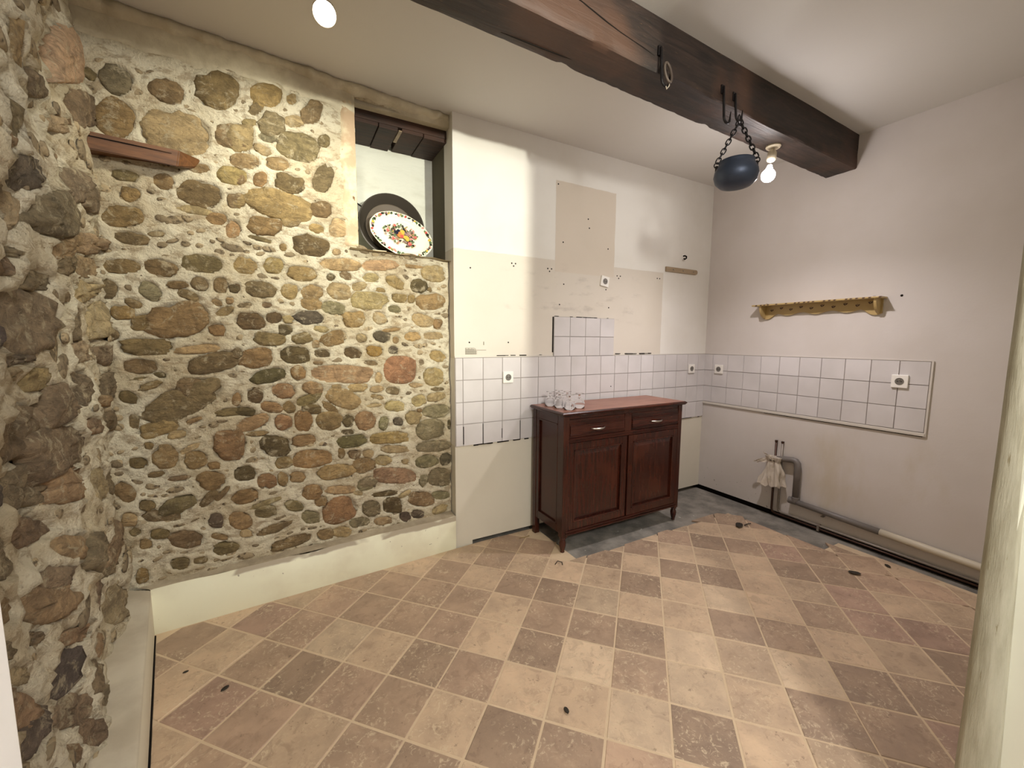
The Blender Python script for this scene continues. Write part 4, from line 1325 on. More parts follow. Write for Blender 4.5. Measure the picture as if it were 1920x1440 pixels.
# ------------------------------------------------------------------ spots
sp1 = thing('spot_lamp', 'lit spot bulb under the beam to the right of the hanging pot', 'lamp', (-0.862, -1.018, 2.668))
MB().lathe([(0.0, 0.0), (0.040, 0.0), (0.042, -0.010), (0.036, -0.018), (0.0, -0.018)], 28, Matrix.Translation((-0.855, -1.018, 2.668))).build('ceiling_cup', M_LAMPW, sp1, True)
MB().tube([(-0.855, -1.018, 2.652), (-0.858, -1.018, 2.625)], 0.009, 10).build('arm', M_LAMPW, sp1, 'all')
ax = (Vector(BULB) - Vector((-0.860, -1.018, 2.630))).normalized()
R = ax.to_track_quat('-Z', 'Y').to_matrix().to_4x4()
MB().lathe([(0.0, 0.0), (0.020, 0.0), (0.026, -0.010), (0.026, -0.055), (0.022, -0.060), (0.0, -0.060)], 24, Matrix.Translation((-0.860, -1.018, 2.630)) @ R).build('lamp_holder', M_LAMPW, sp1, True)
bp = [(0.0, 0.036)] + [(0.039 * math.sin(a), 0.039 * math.cos(a)) for a in np.linspace(0.45, PI, 12)]
bl = MB().lathe([(0.013, 0.066), (0.016, 0.052), (0.022, 0.036)] + [(0.039 * math.sin(a), 0.039 * math.cos(a)) for a in np.linspace(0.75, PI - 0.001, 12)], 28, Matrix.Translation(BULB) @ R).build('bulb', M_BULB, sp1, 'all')
bl.visible_shadow = True

LC = Vector((-3.375, -0.690, 2.735))
sp2 = thing('spot_lamp', 'white ceiling spot with a lit lens at the top left of the picture', 'lamp', tuple(LC))
axd = Vector((-0.10, -0.55, -0.62)).normalized()
R = axd.to_track_quat('-Z', 'Y').to_matrix().to_4x4()
Tm = Matrix.Translation(LC) @ R
MB().lathe([(0.0, 0.10), (0.020, 0.10), (0.024, 0.085), (0.026, 0.05), (0.044, 0.012), (0.046, -0.004), (0.043, -0.006), (0.041, 0.004), (0.0, 0.004)], 32, Tm).build('reflector', M_LAMPW, sp2, True)
MB().lathe([(0.0, -0.002), (0.030, -0.001), (0.041, 0.003), (0.041, 0.006), (0.0, 0.006)], 32, Tm).build('lens', M_LENS, sp2, 'all')
top = Tm @ Vector((0, 0, 0.09))
MB().tube([tuple(top), (top.x - 0.01, top.y + 0.0, top.z + 0.02), (top.x - 0.03, top.y + 0.0, H)], 0.008, 10).build('arm', simple('bronze_arm', rgb(96, 72, 48), 0.4, 0.6), sp2, 'all')
MB().lathe([(0.0, H - 0.02), (0.05, H - 0.02), (0.05, H), (0.0, H)], 28, Matrix.Translation((top.x - 0.03, top.y, 0))).build('ceiling_cup', M_LAMPW, sp2, True)

# ------------------------------------------------------------------ sideboard
SX0, SX1, SY0, SY1 = -1.985, -0.832, -0.430, -0.045     # body
ZB, ZTOP = 0.118, 0.952
sb = thing('sideboard', 'reddish mahogany sideboard with two drawers above two panelled doors', 'sideboard', (-1.41, -0.24, 0))
# top with moulded edge
m = MB(); prof = [(0.0, ZTOP), (0.014, ZTOP + 0.004), (0.020, ZTOP + 0.012), (0.024, ZTOP + 0.016), (0.024, ZTOP + 0.022), (0.018, ZTOP + 0.028), (0.012, ZTOP + 0.0305)]
rings = [[m.bm.verts.new(q) for q in ((SX0 - e, SY0 - e, z), (SX1 + e, SY0 - e, z), (SX1 + e, SY1 + e * 0.4, z), (SX0 - e, SY1 + e * 0.4, z))] for e, z in prof]
for a, b in zip(rings, rings[1:]):
    for i in range(4): m.bm.faces.new((a[i], a[(i + 1) % 4], b[(i + 1) % 4], b[i]))
m.bm.faces.new(rings[0][::-1]); f_top = m.bm.faces.new(rings[-1]); f_top.material_index = 1
tp = m.build('top', [M_MAHOG_X, M_TOPWOOD], sb)
# corner posts with turned front feet
def cpost(x0, x1, y0, y1, front):
    p = MB().box(x0, x1, y0, y1, ZB - 0.01 if front else 0.0, ZTOP, bev=0.003).build('corner_post', M_MAHOG_Z, sb)
    if front:
        cx_, cy_ = (x0 + x1) / 2, (y0 + y1) / 2
        m = MB(); pr = [(0.019, 0.110), (0.023, 0.104), (0.023, 0.098), (0.016, 0.092), (0.020, 0.082), (0.024, 0.066), (0.022, 0.045), (0.016, 0.020), (0.013, 0.006), (0.0155, 0.003), (0.014, 0.0)][::-1]
        seg = 32; rg = []
        for r, z in pr:
            rg.append([m.bm.verts.new((cx_ + r * (1 - (0.10 if i % 4 == 0 and 0.01 < z < 0.09 else 0)) * math.cos(2 * PI * i / seg), cy_ + r * (1 - (0.10 if i % 4 == 0 and 0.01 < z < 0.09 else 0)) * math.sin(2 * PI * i / seg), z)) for i in range(seg)])
        for a, b in zip(rg, rg[1:]):
            for i in range(seg): m.bm.faces.new((a[i], a[(i + 1) % seg], b[(i + 1) % seg], b[i]))
        m.bm.faces.new(rg[0][::-1]); m.bm.faces.new(rg[-1])
        m.build('leg', M_MAHOG_Z, sb, True)
cpost(SX0, SX0 + 0.046, SY0, SY0 + 0.046, True); cpost(SX1 - 0.042, SX1, SY0, SY0 + 0.046, True)
cpost(SX0, SX0 + 0.04, SY1 - 0.04, SY1, False); cpost(SX1 - 0.04, SX1, SY1 - 0.04, SY1, False)
def panel_frame(name, a0, a1, z0, z1, plane, out, stile, axis, parent, proud=0.0, rails=None, field=True, mats=(M_MAHOG_Z, M_MAHOG_X)):
    """frame and fielded panel; axis X: front lies at y=plane facing -y; axis Y: side lies at x=plane facing -x"""
    rt_, rb_ = rails or (stile, stile)
    def bx(m, p0, p1, d0, d1, q0, q1, bev=0.0):
        if axis == 'X': m.box(p0, p1, plane + out * -0 - d1, plane - d0, q0, q1, bev=bev)
        else: m.box(plane - d1 * out, plane - d0 * out, p0, p1, q0, q1, bev=bev) if out > 0 else m.box(plane + d0, plane + d1, p0, p1, q0, q1, bev=bev)
    m = MB()
    bx(m, a0, a0 + stile, -0.018, proud, z0, z1, 0.002); bx(m, a1 - stile, a1, -0.018, proud, z0, z1, 0.002)
    bx(m, a0 + stile, a1 - stile, -0.018, proud, z1 - rt_, z1, 0.002); bx(m, a0 + stile, a1 - stile, -0.018, proud, z0, z0 + rb_, 0.002)
    fr = m.build(name, mats[0], parent)
    # inner moulding
    m = MB(); i0, i1, j0, j1 = a0 + stile, a1 - stile, z0 + rb_, z1 - rt_
    w = 0.010
    bx(m, i0, i1, -0.01, proud - 0.001 + 0.003, j0, j0 + w, 0.002); bx(m, i0, i1, -0.01, proud + 0.002, j1 - w, j1, 0.002)
    bx(m, i0, i0 + w, -0.01, proud + 0.002, j0, j1, 0.002); bx(m, i1 - w, i1, -0.01, proud + 0.002, j0, j1, 0.002)
    m.build('moulding', mats[0], fr)
    m = MB(); bx(m, i0, i1, -0.016, proud - 0.012, j0, j1)
    if field:
        e = 0.030
        v = []
        for (d, ins) in ((proud - 0.012, 0.014), (proud - 0.003, e + 0.010)):
            for p, q in ((i0 + ins, j0 + ins), (i1 - ins, j0 + ins), (i1 - ins, j1 - ins), (i0 + ins, j1 - ins)):
                v.append(m.bm.verts.new((p, plane - d, q) if axis == 'X' else (plane - d * out, p, q)))
        for i in range(4): m.bm.faces.new((v[i], v[(i + 1) % 4], v[4 + (i + 1) % 4], v[4 + i]))
        m.bm.faces.new(v[4:])
    m.build('panel', mats[0], fr)
    return fr
# sides
panel_frame('side_panel', SY0 + 0.046, SY1 - 0.04, ZB + 0.015, ZTOP, SX0 + 0.004, 1, 0.028, 'Y', sb, 0.0, (0.06, 0.05), False)
MB().box(SX1 - 0.022, SX1 - 0.004, SY0 + 0.046, SY1 - 0.04, ZB + 0.015, ZTOP).build('side_panel', M_MAHOG_Z, sb)
MB().box(SX0 + 0.03, SX1 - 0.03, SY1 - 0.02, SY1 - 0.008, ZB, ZTOP).build('back_panel', M_MAHOG_Z, sb)
MB().box(SX0 + 0.01, SX1 - 0.01, SY0 + 0.03, SY1 - 0.01, ZB + 0.012, ZB + 0.030).build('bottom_board', M_MAHOG_X, sb)
FX0, FX1 = SX0 + 0.046, SX1 - 0.042
FY = SY0 + 0.006
MB().box(FX0, FX1, FY, FY + 0.02, 0.930, ZTOP).build('rail', M_MAHOG_X, sb)
m = MB(); m.box(FX0, FX1, FY, FY + 0.025, 0.768, 0.800)
for z, e in ((0.793, 0.008), (0.783, 0.005), (0.773, 0.008)): m.box(FX0, FX1, FY - e, FY, z - 0.003, z + 0.003, bev=0.0015)
m.build('rail', M_MAHOG_X, sb)
m = MB(); m.box(FX0, FX1, FY, FY + 0.025, ZB - 0.002, ZB + 0.034)
for z, e in ((ZB + 0.030, 0.010), (ZB + 0.020, 0.006), (ZB + 0.010, 0.009)): m.box(FX0 - 0.02, FX1 + 0.02, FY - e, FY, z - 0.003, z + 0.003, bev=0.0015)
m.build('rail', M_MAHOG_X, sb)
DM = -1.408
MB().box(DM - 0.032, DM + 0.032, FY - 0.004, FY + 0.02, 0.800, 0.932, bev=0.002).build('drawer_divider', M_MAHOG_Z, sb)
for a, b, hx in ((FX0 + 0.002, DM - 0.034, -1.70), (DM + 0.034, FX1 - 0.002, -1.13)):
    m = MB(); m.box(a, b, FY - 0.002, FY + 0.016, 0.803, 0.928, bev=0.002)
    m.box(a + 0.006, b - 0.006, FY - 0.010, FY - 0.001, 0.826, 0.880, bev=0.002)
    for z, e in ((0.884, 0.013), (0.895, 0.009), (0.906, 0.006), (0.822, 0.013), (0.812, 0.008)): m.box(a + 0.002, b - 0.002, FY - e, FY, z - 0.003, z + 0.003, bev=0.0015)
    dr = m.build('drawer', M_MAHOG_X, sb)
    pts = []; rr = []
    for i in range(15):
        t = i / 14; x = hx - 0.062 + 0.124 * t
        pts.append((x, FY - 0.014 - 0.024 * math.sin(PI * t) ** 0.7, 0.856 - 0.004 * math.sin(PI * t))); rr.append(0.0035 + 0.0045 * math.sin(PI * t))
    hd = MB().tube(pts, rr, 10).build('handle', M_CHROME, dr, 'all')
    tag(hd, 'curved chrome pull')
    hd.matrix_parent_inverse = Matrix.Identity(4)
panel_frame('door', FX0 + 0.002, DM - 0.003, ZB + 0.036, 0.765, FY, 1, 0.045, 'X', sb, 0.002, (0.050, 0.050))
panel_frame('door', DM + 0.010, FX1 - 0.002, ZB + 0.036, 0.765, FY, 1, 0.045, 'X', sb, 0.006, (0.050, 0.050))
MB().box(DM - 0.003, DM + 0.010, FY + 0.012, FY + 0.016, ZB + 0.036, 0.765).build('seam', M_HOLE, sb)
MB().lathe([(0.004, 0), (0.004, 0.004), (0.0, 0.004)], 10, Matrix.Translation((DM + 0.03, FY - 0.006, 0.50)) @ Matrix.Rotation(PI / 2, 4, 'X')).build('keyhole', M_HOLE, sb)

# ------------------------------------------------------------------ upturned glasses
ZG = ZTOP + 0.0308
gp = [(0.036, 0.0), (0.0385, 0.022), (0.037, 0.040), (0.029, 0.058), (0.017, 0.068), (0.0075, 0.073), (0.0065, 0.082), (0.0075, 0.094), (0.016, 0.099), (0.0285, 0.1015), (0.0290, 0.1035), (0.0, 0.1040)]
gi = [(0.0, 0.066), (0.014, 0.064), (0.026, 0.055), (0.0345, 0.038), (0.0365, 0.021), (0.0345, 0.0)]
protog = None
names = ['glass footed goblet standing upside down, hindmost left by the wall', 'upturned glass goblet just behind the front left one', 'upturned glass goblet nearest the sideboard\'s front edge',
         'upturned glass goblet at the right of the cluster', 'upturned glass goblet behind, second from the right', 'upturned glass goblet at the very back against the tiles']
for i, (x, y) in enumerate(((-1.908, -0.150), (-1.895, -0.250), (-1.884, -0.352), (-1.775, -0.320), (-1.795, -0.205), (-1.80, -0.105))):
    if protog is None:
        t = thing('goblet', names[i], 'glass', (x, y, ZG), 'upturned goblets on the sideboard')
        MB().lathe(gp[:6] + gp[5:6] and gi[::1] and ([(0.0, 0.066)] + gi[1:] + gp[:6] + [(0.0, 0.074)]), 32, Matrix.Translation((x, y, ZG))).build('bowl', M_GLASS, t, 'all')
        MB().lathe([(0.0, 0.0745)] + gp[5:8], 24, Matrix.Translation((x, y, ZG))).build('stem', M_GLASS, t, 'all')
        MB().lathe([(0.0, 0.0945)] + gp[8:], 32, Matrix.Translation((x, y, ZG))).build('foot', M_GLASS, t, 'all')
        protog = t
    else:
        t = protog.copy(); COL.objects.link(t); t.location = (x, y, ZG); t['label'] = names[i]
        for ch in list(protog.children):
            c2 = ch.copy(); COL.objects.link(c2); inv = ch.matrix_parent_inverse.copy(); c2.parent = t; c2.matrix_parent_inverse = inv

# ------------------------------------------------------------------ sockets
def socket(name, loc, label, axis, tilt=0.0, w=0.082, ring=True):
    t = thing(name, label, 'socket', loc)
    Rm = Matrix.Rotation(tilt, 4, 'Y') if axis == 'X' else Matrix.Rotation(-PI / 2, 4, 'Z') @ Matrix.Rotation(tilt, 4, 'Y')
    T = Matrix.Translation(loc) @ Rm
    MB().box(-w / 2, w / 2, -0.013, 0.0, -w / 2, w / 2, T, 0.003).build('plate', M_PLASTIC, t)
    X = Matrix.Rotation(PI / 2, 4, 'X')
    MB().lathe([(0.0235, 0.0125), (0.0235, 0.0145), (0.019, 0.0145), (0.018, 0.0132), (0.0, 0.0132)], 24, T @ X).build('outlet_ring', M_METALGREY, t, True)
    m = MB()
    for dx in (-0.0095, 0.0095): m.lathe([(0.0028, 0.013), (0.0028, 0.0142), (0.0, 0.0142)], 10, T @ Matrix.Translation((dx, 0, 0)) @ X)
    m.build('pin_hole', M_HOLE, t)
    MB().lathe([(0.0025, 0.013), (0.0025, 0.019), (0.0, 0.020)], 10, T @ Matrix.Translation((0, 0, 0.010)) @ X).build('earth_pin', M_CHROME, t, True)
    return t
socket('wall_socket', (-2.185, -0.010, 1.190), 'white socket on the back wall tiles left of the sideboard', 'X')
socket('wall_socket', (-0.212, -0.010, 1.197), 'white socket on the back wall tiles by the room corner', 'X')
socket('wall_socket', (-1.300, 0.0, 1.930), 'tilted white socket high on the bare plaster above the tiles', 'X', 0.16)
socket('wall_socket', (-0.010, -0.165, 1.196), 'white socket on the right wall tiles by the room corner', 'Y')
socket('wall_socket', (-0.010, -1.465, 1.197), 'white socket at the outer end of the right wall tiles', 'Y', 0, 0.086)

# ------------------------------------------------------------------ wooden rail and nail on the back wall
t = thing('coat_rail', 'short pale wooden strip screwed to the back wall near the corner', 'rail', (-0.40, 0.0, 2.09))
m = MB(); pts = [(-0.607, 2.069), (-0.607, 2.109), (-0.212, 2.109)] + [(-0.212 + 0.02 * math.sin(a), 2.089 + 0.020 * math.cos(a)) for a in np.linspace(0.2, PI - 0.2, 7)] + [(-0.212, 2.069)]
m.prism(pts, -0.016, 0.0, 'y'); m.build('board', M_RAILW, t)
for x in (-0.52, -0.39, -0.25): MB().lathe([(0.005, 0), (0.005, 0.003), (0.0, 0.004)], 10, Matrix.Translation((x, -0.016, 2.089)) @ Matrix.Rotation(PI / 2, 4, 'X')).build('screw', M_METALGREY, t)
t = thing('wall_hook', 'small dark screw hook above the pale wooden strip', 'hook', (-0.381, 0.0, 2.205))
MB().lathe([(0.018, 0), (0.018, 0.002), (0.0, 0.003)], 16, Matrix.Translation((-0.381, 0, 2.222)) @ Matrix.Rotation(PI / 2, 4, 'X')).build('washer', M_PLASTIC, t)
MB().tube([(-0.381, 0.0, 2.222), (-0.381, -0.020, 2.222), (-0.379, -0.034, 2.213), (-0.381, -0.036, 2.198), (-0.388, -0.028, 2.190), (-0.394, -0.018, 2.196)], 0.0065, 8).build('hook_rod', M_HOLE, t, 'all')

# ------------------------------------------------------------------ yellow wavy shelf on the right wall
t = thing('wall_shelf', 'small yellow lacquered shelf with wavy apron and burnt leaf pattern', 'shelf', (0, -0.92, 1.70))
ya, yb = -0.535, -1.335
pts = [(ya, 1.748), (yb, 1.748)]
NW = 40
for i in range(NW + 1):
    s = i / NW; y = yb + (ya - yb) * s
    z = 1.676 - 0.010 * math.cos(s * 2 * PI * 4)
    e = min(s, 1 - s)
    if e < 0.16: z -= 0.034 * (0.5 + 0.5 * math.cos(PI * (abs(e - 0.07) / 0.09))) if e > 0.07 else 0.034 - 0.020 * (1 - e / 0.07) ** 2 * 1.0
    pts.append((y, z))
MB().prism(pts, -0.014, 0.0, 'x').build('apron', M_YEL, t)
MB().box(-0.105, 0.0, yb - 0.018, ya + 0.045, 1.748, 1.760, bev=0.003).build('top_board', M_YEL, t)
for y in (ya - 0.018, yb + 0.018):
    pp = [(0, 1.748), (-0.088, 1.748)] + [(-0.088 * math.cos(a) , 1.748 - 0.100 * math.sin(a)) for a in np.linspace(0.25, PI / 2, 9)] + [(0, 1.646)]
    MB().prism([(p[0], p[1]) for p in pp], y - 0.008, y + 0.008, 'y').build('bracket', M_YEL, t)
for y in (ya - 0.03, yb + 0.05): MB().lathe([(0.013, 0.0), (0.014, 0.004), (0.008, 0.010), (0.0, 0.011)], 14, Matrix.Translation((-0.012, y, 1.760))).build('knob', M_MANTEL, t, True)
m = MB(); r4 = random.Random(11)
def leafmark(y, z, s, an, x=-0.0155):
    v = []
    for i in range(6):
        a = 2 * PI * i / 6; p, q = s * math.cos(a), s * 0.45 * math.sin(a)
        v.append(m.bm.verts.new((x, y + p * math.cos(an) - q * math.sin(an), z + p * math.sin(an) + q * math.cos(an))))
    m.bm.faces.new(v)
for i in range(10):
    y = ya - 0.07 - i * 0.073; z = 1.715 + (0.010 if i % 2 else -0.004)
    leafmark(y, z, 0.010, 0.9); leafmark(y - 0.013, z + 0.002, 0.010, -0.8); leafmark(y - 0.005, z + 0.008, 0.006, 0.1)
for i in range(26):
    y = ya + 0.02 - i * 0.033 - r4.uniform(0, .012)
    v = [(-0.1056, y, 1.7495), (-0.1056, y - 0.014, 1.7500), (-0.1056, y - 0.020, 1.7575), (-0.1056, y - 0.005, 1.7585)]
    if r4.random() < 0.75: m.bm.faces.new([m.bm.verts.new(q) for q in v])
m.build('leaf_pattern', M_MARK, t, fix=False)['kind'] = 'stuff'

# ------------------------------------------------------------------ old wooden shelf in the stone corner
def ons(u, off, z): q = SB0 + SBU * u + SBN * off; return (q.x, q.y, z)
m = MB(); uA, uB, uC = 1.74, 1.372, 1.300
ft, fb = 2.312, 2.242
V = [ons(uA, 0.095, ft), ons(uB, 0.090, ft - 0.004), ons(uC, 0.020, ft - 0.002), ons(uC, -0.03, ft - 0.002), ons(uA, -0.03, ft)]
W = [ons(uA, 0.088, fb), ons(uB + 0.012, 0.084, fb - 0.006), ons(uC + 0.02, 0.010, fb + 0.030), ons(uC + 0.02, -0.03, fb + 0.030), ons(uA, -0.03, fb)]
a = [m.bm.verts.new(q) for q in V]; b = [m.bm.verts.new(q) for q in W]
m.bm.faces.new(a); m.bm.faces.new(b[::-1])
for i in range(5): m.bm.faces.new((a[i], a[(i + 1) % 5], b[(i + 1) % 5], b[i]))
bmesh.ops.bevel(m.bm, geom=list(m.bm.edges), offset=0.004, segments=2, affect='EDGES')
t = thing('wall_ledge_shelf', 'reddish wooden shelf board with a slanting end in the upper corner of the stone walls', 'shelf', (-4.1, -0.05, 2.28))
m.build('board', M_MANTEL, t)
MB().tube([Vector(ons(uA - 0.005, 0.0955, ft - 0.020)), Vector(ons(1.55, 0.0945, ft - 0.022)), Vector(ons(1.40, 0.0925, ft - 0.024))], [0.002, 0.0022, 0.001], 5).build('crack', M_HOLE, t)

# ------------------------------------------------------------------ pan and platter in the niche
PCn = Vector((-2.925, 0.255, 2.190))
ZS = 1.985
pan = thing('paella_pan', 'round dark steel two-handled pan leaning at the back of the niche', 'pan', tuple(PCn))
def lean(center, tilt, roll, yaw=0.0):
    # local: dish axis +z faces the room (-y), tilted back
    return Matrix.Translation(center) @ Matrix.Rotation(yaw, 4, 'Z') @ Matrix.Rotation(PI / 2 - tilt, 4, 'X') @ Matrix.Rotation(roll, 4, 'Z')
Tp = lean(PCn, 0.16, -0.30)
MB().lathe([(0.0, -0.004), (0.165, -0.004), (0.205, 0.040), (0.212, 0.042), (0.213, 0.046), (0.206, 0.047), (0.160, 0.0), (0.0, 0.0)], 56, Tp).build('pan_body', M_DARKM, pan, True)
MB().lathe([(0.0, 0.0006), (0.157, 0.0006), (0.160, 0.0022), (0.157, 0.0030), (0.153, 0.0016), (0.0, 0.0014)], 56, Tp).build('pan_base', M_PANIN, pan, True)
for s in (1, -1):
    pts = [Tp @ Vector((s * q[0], q[1], q[2])) for q in ((0.207, -0.040, 0.036), (0.235, -0.044, 0.044), (0.256, -0.028, 0.050), (0.262, 0.0, 0.052), (0.256, 0.028, 0.050), (0.235, 0.044, 0.044), (0.207, 0.040, 0.036))]
    MB().tube(pts, 0.0048, 8).build('handle', M_IRON, pan, 'all')
# oval platter with printed fruit and flowers
PPc = Vector((-2.883, 0.150, 2.125))
pl = thing('oval_platter', 'oval cream platter printed with fruit and flowers leaning on the pan', 'platter', tuple(PPc))
Tq = lean(PPc, 0.24, -0.33)
A2, B2 = 0.205, 0.142
n = NT('cream_china')
n.color(rgb(240, 234, 210)).rough(0.12)
M_CHINA = n.m
def oval(prof, seg=64):
    m = MB(); rg = []
    for k, z in prof:
        rg.append([m.bm.verts.new(Tq @ Vector((A2 * k * math.cos(2 * PI * i / seg) * (1 + 0.006 * math.cos(12 * 2 * PI * i / seg) * (k > .95)), (B2 - A2 * (1 - k) * 0.9) * math.sin(2 * PI * i / seg) * (1 + 0.008 * math.cos(12 * 2 * PI * i / seg) * (k > .95)), z))) for i in range(seg)])
    for a, b in zip(rg, rg[1:]):
        for i in range(seg): m.bm.faces.new((a[i], a[(i + 1) % seg], b[(i + 1) % seg], b[i]))
    m.bm.faces.new(rg[0][::-1]); m.bm.faces.new(rg[-1])
    return m
oval([(0.55, -0.006), (0.78, -0.005), (0.86, 0.008), (0.99, 0.014), (1.0, 0.016), (0.99, 0.0180), (0.87, 0.0125), (0.79, -0.001), (0.74, -0.002), (0.5, -0.002)]).build('platter_body', M_CHINA, pl, 'all', fix=True)
PC_ = {k: simple('print_' + k, c, 0.25) for k, c in dict(red=rgb(196, 84, 78), pink=rgb(206, 138, 128), yellow=rgb(216, 176, 74), orange=rgb(222, 130, 70), navy=rgb(34, 36, 52), green=rgb(96, 118, 84), dark=rgb(44, 44, 36), mauve=rgb(150, 120, 116), olive=rgb(150, 140, 84)).items()}
def spray(lst, name, col):
    m = MB()
    for x, y, s, asp, an, z in lst:
        v = []
        for i in range(9):
            a = 2 * PI * i / 9; p, q = s * math.cos(a), s * asp * math.sin(a)
            v.append(m.bm.verts.new(Tq @ Vector((x + p * math.cos(an) - q * math.sin(an), y + p * math.sin(an) + q * math.cos(an), z))))
        m.bm.faces.new(v)
    m.build(name, PC_[col], pl, fix=False)['kind'] = 'stuff'
marks = {k: [] for k in PC_}
r5 = random.Random(3)
zc = -0.0012
def mk(col, x, y, s, asp=1.0, an=0.0, z=None):
    s *= 1.15
    marks[col].append((x, y, s, asp, an, (zc if z is None else z) + 0.00006 * sum(len(v) for v in marks.values())))
# border band
for i in range(54):
    a = 2 * PI * i / 54 + r5.uniform(-.03, .03); k = 0.925
    ex, ey = A2 * k * math.cos(a), (B2 - A2 * 0.075 * 0.9) * math.sin(a)
    colr = ['pink', 'dark', 'green', 'yellow', 'mauve', 'dark', 'red', 'olive'][i % 8]
    for _ in range(3):
        marks[colr if _ else ['dark', 'green'][i % 2]].append((ex + r5.uniform(-.006, .006), ey + r5.uniform(-.006, .006), r5.uniform(.005, .0105), r5.uniform(.45, .9), r5.uniform(0, 3), 0.0172 + 0.00003 * _ + r5.uniform(0, .0003)))
# the spray of flowers round the fruit
for i in range(120):
    a = r5.uniform(0, 2 * PI); r = r5.uniform(0.45, 1.0)
    x, y = 0.118 * r * math.cos(a), 0.068 * r * math.sin(a)
    mk(['green', 'dark', 'green', 'olive', 'pink', 'mauve', 'dark'][i % 7], x, y, r5.uniform(.005, .011), r5.uniform(.35, .7), r5.uniform(0, 3))
for x, y, s in ((0.062, -0.040, .013), (-0.045, -0.048, .011), (0.085, 0.02, .009), (-0.09, -0.012, .010), (-0.06, 0.04, .009)):
    for q in range(5): mk('pink' if q % 2 else 'red', x + s * .5 * math.cos(q * 1.26), y + s * .5 * math.sin(q * 1.26), s * .55, .8, q)
mk('orange', -0.008, -0.008, .020, .85); mk('red', 0.002, -0.014, .011, .8); mk('yellow', 0.0, 0.016, .016, .8); mk('yellow', 0.030, -0.010, .017, .7); mk('yellow', 0.040, -0.020, .010)
mk('navy', -0.036, -0.002, .013, .9); mk('navy', -0.028, 0.013, .010); mk('mauve', 0.026, 0.018, .015, .8); mk('dark', 0.006, 0.036, .024, .18, -0.75); mk('orange', -0.014, 0.0, .010)
for k, l in marks.items(): spray(l, 'printed_' + ('flowers' if k in ('red', 'pink', 'mauve') else 'leaves' if k in ('green', 'dark', 'olive') else 'fruit'), k)

# ------------------------------------------------------------------ pipes on the right wall
cp = thing('copper_pipes', 'pair of thin dark copper pipes rising from the floor on the right wall', 'pipe', (-0.02, -0.75, 0.0))
for k, (dy, dz, dx) in enumerate(((0.0, 0.018, 0.0), (-0.050, 0.042, 0.0))):
    y0 = -0.722 + dy
    MB().tube([(-0.014, y0, 0.635), (-0.014, y0, dz + 0.03), (-0.018, y0 - 0.008, dz + 0.008), (-0.020 - 0.004 * k, y0 - 0.03, dz), (-0.024, -1.3, dz - 0.004), (-0.024, -2.29, dz - 0.006)], 0.0085, 10).build('pipe', M_COPPER if k == 0 else M_PIPEGREY, cp, 'all')  # second pipe takes the lighter grey, its highlight put into the colour
    MB().lathe([(0.011, 0.0), (0.0115, 0.014), (0.0, 0.016)], 12, Matrix.Translation((-0.014, y0, 0.622))).build('end_cap', M_COPPER, cp, True)
for y in (-1.08,): MB().box(-0.036, 0.0, y - 0.008, y + 0.008, 0.0, 0.050, bev=0.002).build('clip', M_PIPEGREY, cp)
dp = thing('drain_pipe', 'grey drain pipe with an elbow running low along the right wall', 'pipe', (-0.03, -0.9, 0.17))
MB().tube([(-0.034, -0.752, 0.485), (-0.034, -0.80, 0.497), (-0.034, -0.865, 0.507), (-0.034, -0.890, 0.503), (-0.034, -0.905, 0.485), (-0.034, -0.908, 0.455), (-0.034, -0.908, 0.20)], 0.024, 14).build('elbow_pipe', M_PVC, dp, 'all')
MB().lathe([(0.028, 0.0), (0.028, 0.03), (0.024, 0.033)], 16, Matrix.Translation((-0.034, -0.908, 0.18))).build('collar', M_PVC, dp, True)
X = Matrix.Rotation(PI / 2, 4, 'X')
MB().lathe([(0.0, 0.0), (0.027, 0.0), (0.027, 0.055), (0.024, 0.058)], 16, Matrix.Translation((-0.034, -0.862, 0.176)) @ X).build('end_cap', M_PVC, dp, True)
MB().tube([(-0.034, -0.86, 0.176), (-0.034, -1.15, 0.163), (-0.034, -1.455, 0.150)], 0.022, 14).build('pipe', M_PVC, dp, 'all')
cpp = MB().tube([(-0.034, -1.45, 0.150), (-0.034, -1.7, 0.142), (-0.034, -2.0, 0.132), (-0.034, -2.29, 0.122)], 0.0235, 14).build('pipe', M_CREAMPIPE, dp, 'all')
tag(cpp, 'cream painted stretch of pipe')
for y in (-1.10, -1.60, -1.95): MB().box(-0.034, 0.0, y - 0.009, y + 0.009, 0.118, 0.125, bev=0.001).build('bracket', M_PIPEGREY, dp)

# crumpled plastic bag tied round the pipe ends
bg = bmesh.new()
seg, rgs = 44, 22; rings = []
bc = Vector((-0.055, -0.735, 0.0))
for r in range(rgs + 1):
    t_ = r / rgs; z = 0.505 - 0.235 * t_
    base = 0.022 + 0.030 * math.sin(min(1, t_ * 2.2) * PI / 2) + 0.048 * max(0, t_ - 0.35) + (0.035 * max(0, 0.18 - t_) / 0.18)
    rg = []
    for i in range(seg):
        a = 2 * PI * i / seg
        f = 1 + 0.40 * noise.noise(Vector((math.cos(a) * 2.2, math.sin(a) * 2.2, z * 6))) + 0.28 * noise.noise(Vector((math.cos(a) * 6, math.sin(a) * 6, z * 14)))
        rr = base * f
        rg.append(bg.verts.new((bc.x + rr * 0.85 * math.cos(a), bc.y + rr * 1.15 * math.sin(a), z + 0.035 * t_ * noise.noise(Vector((math.cos(a) * 3, math.sin(a) * 3, 7))))))
    rings.append(rg)
for a, b in zip(rings, rings[1:]):
    for i in range(seg): bg.faces.new((a[i], a[(i + 1) % seg], b[(i + 1) % seg], b[i]))
bg.faces.new(rings[0][::-1])
me = bpy.data.meshes.new('bag_body'); bmesh.ops.recalc_face_normals(bg, faces=bg.faces); bg.to_mesh(me); bg.free(); me.materials.append(M_BAG)
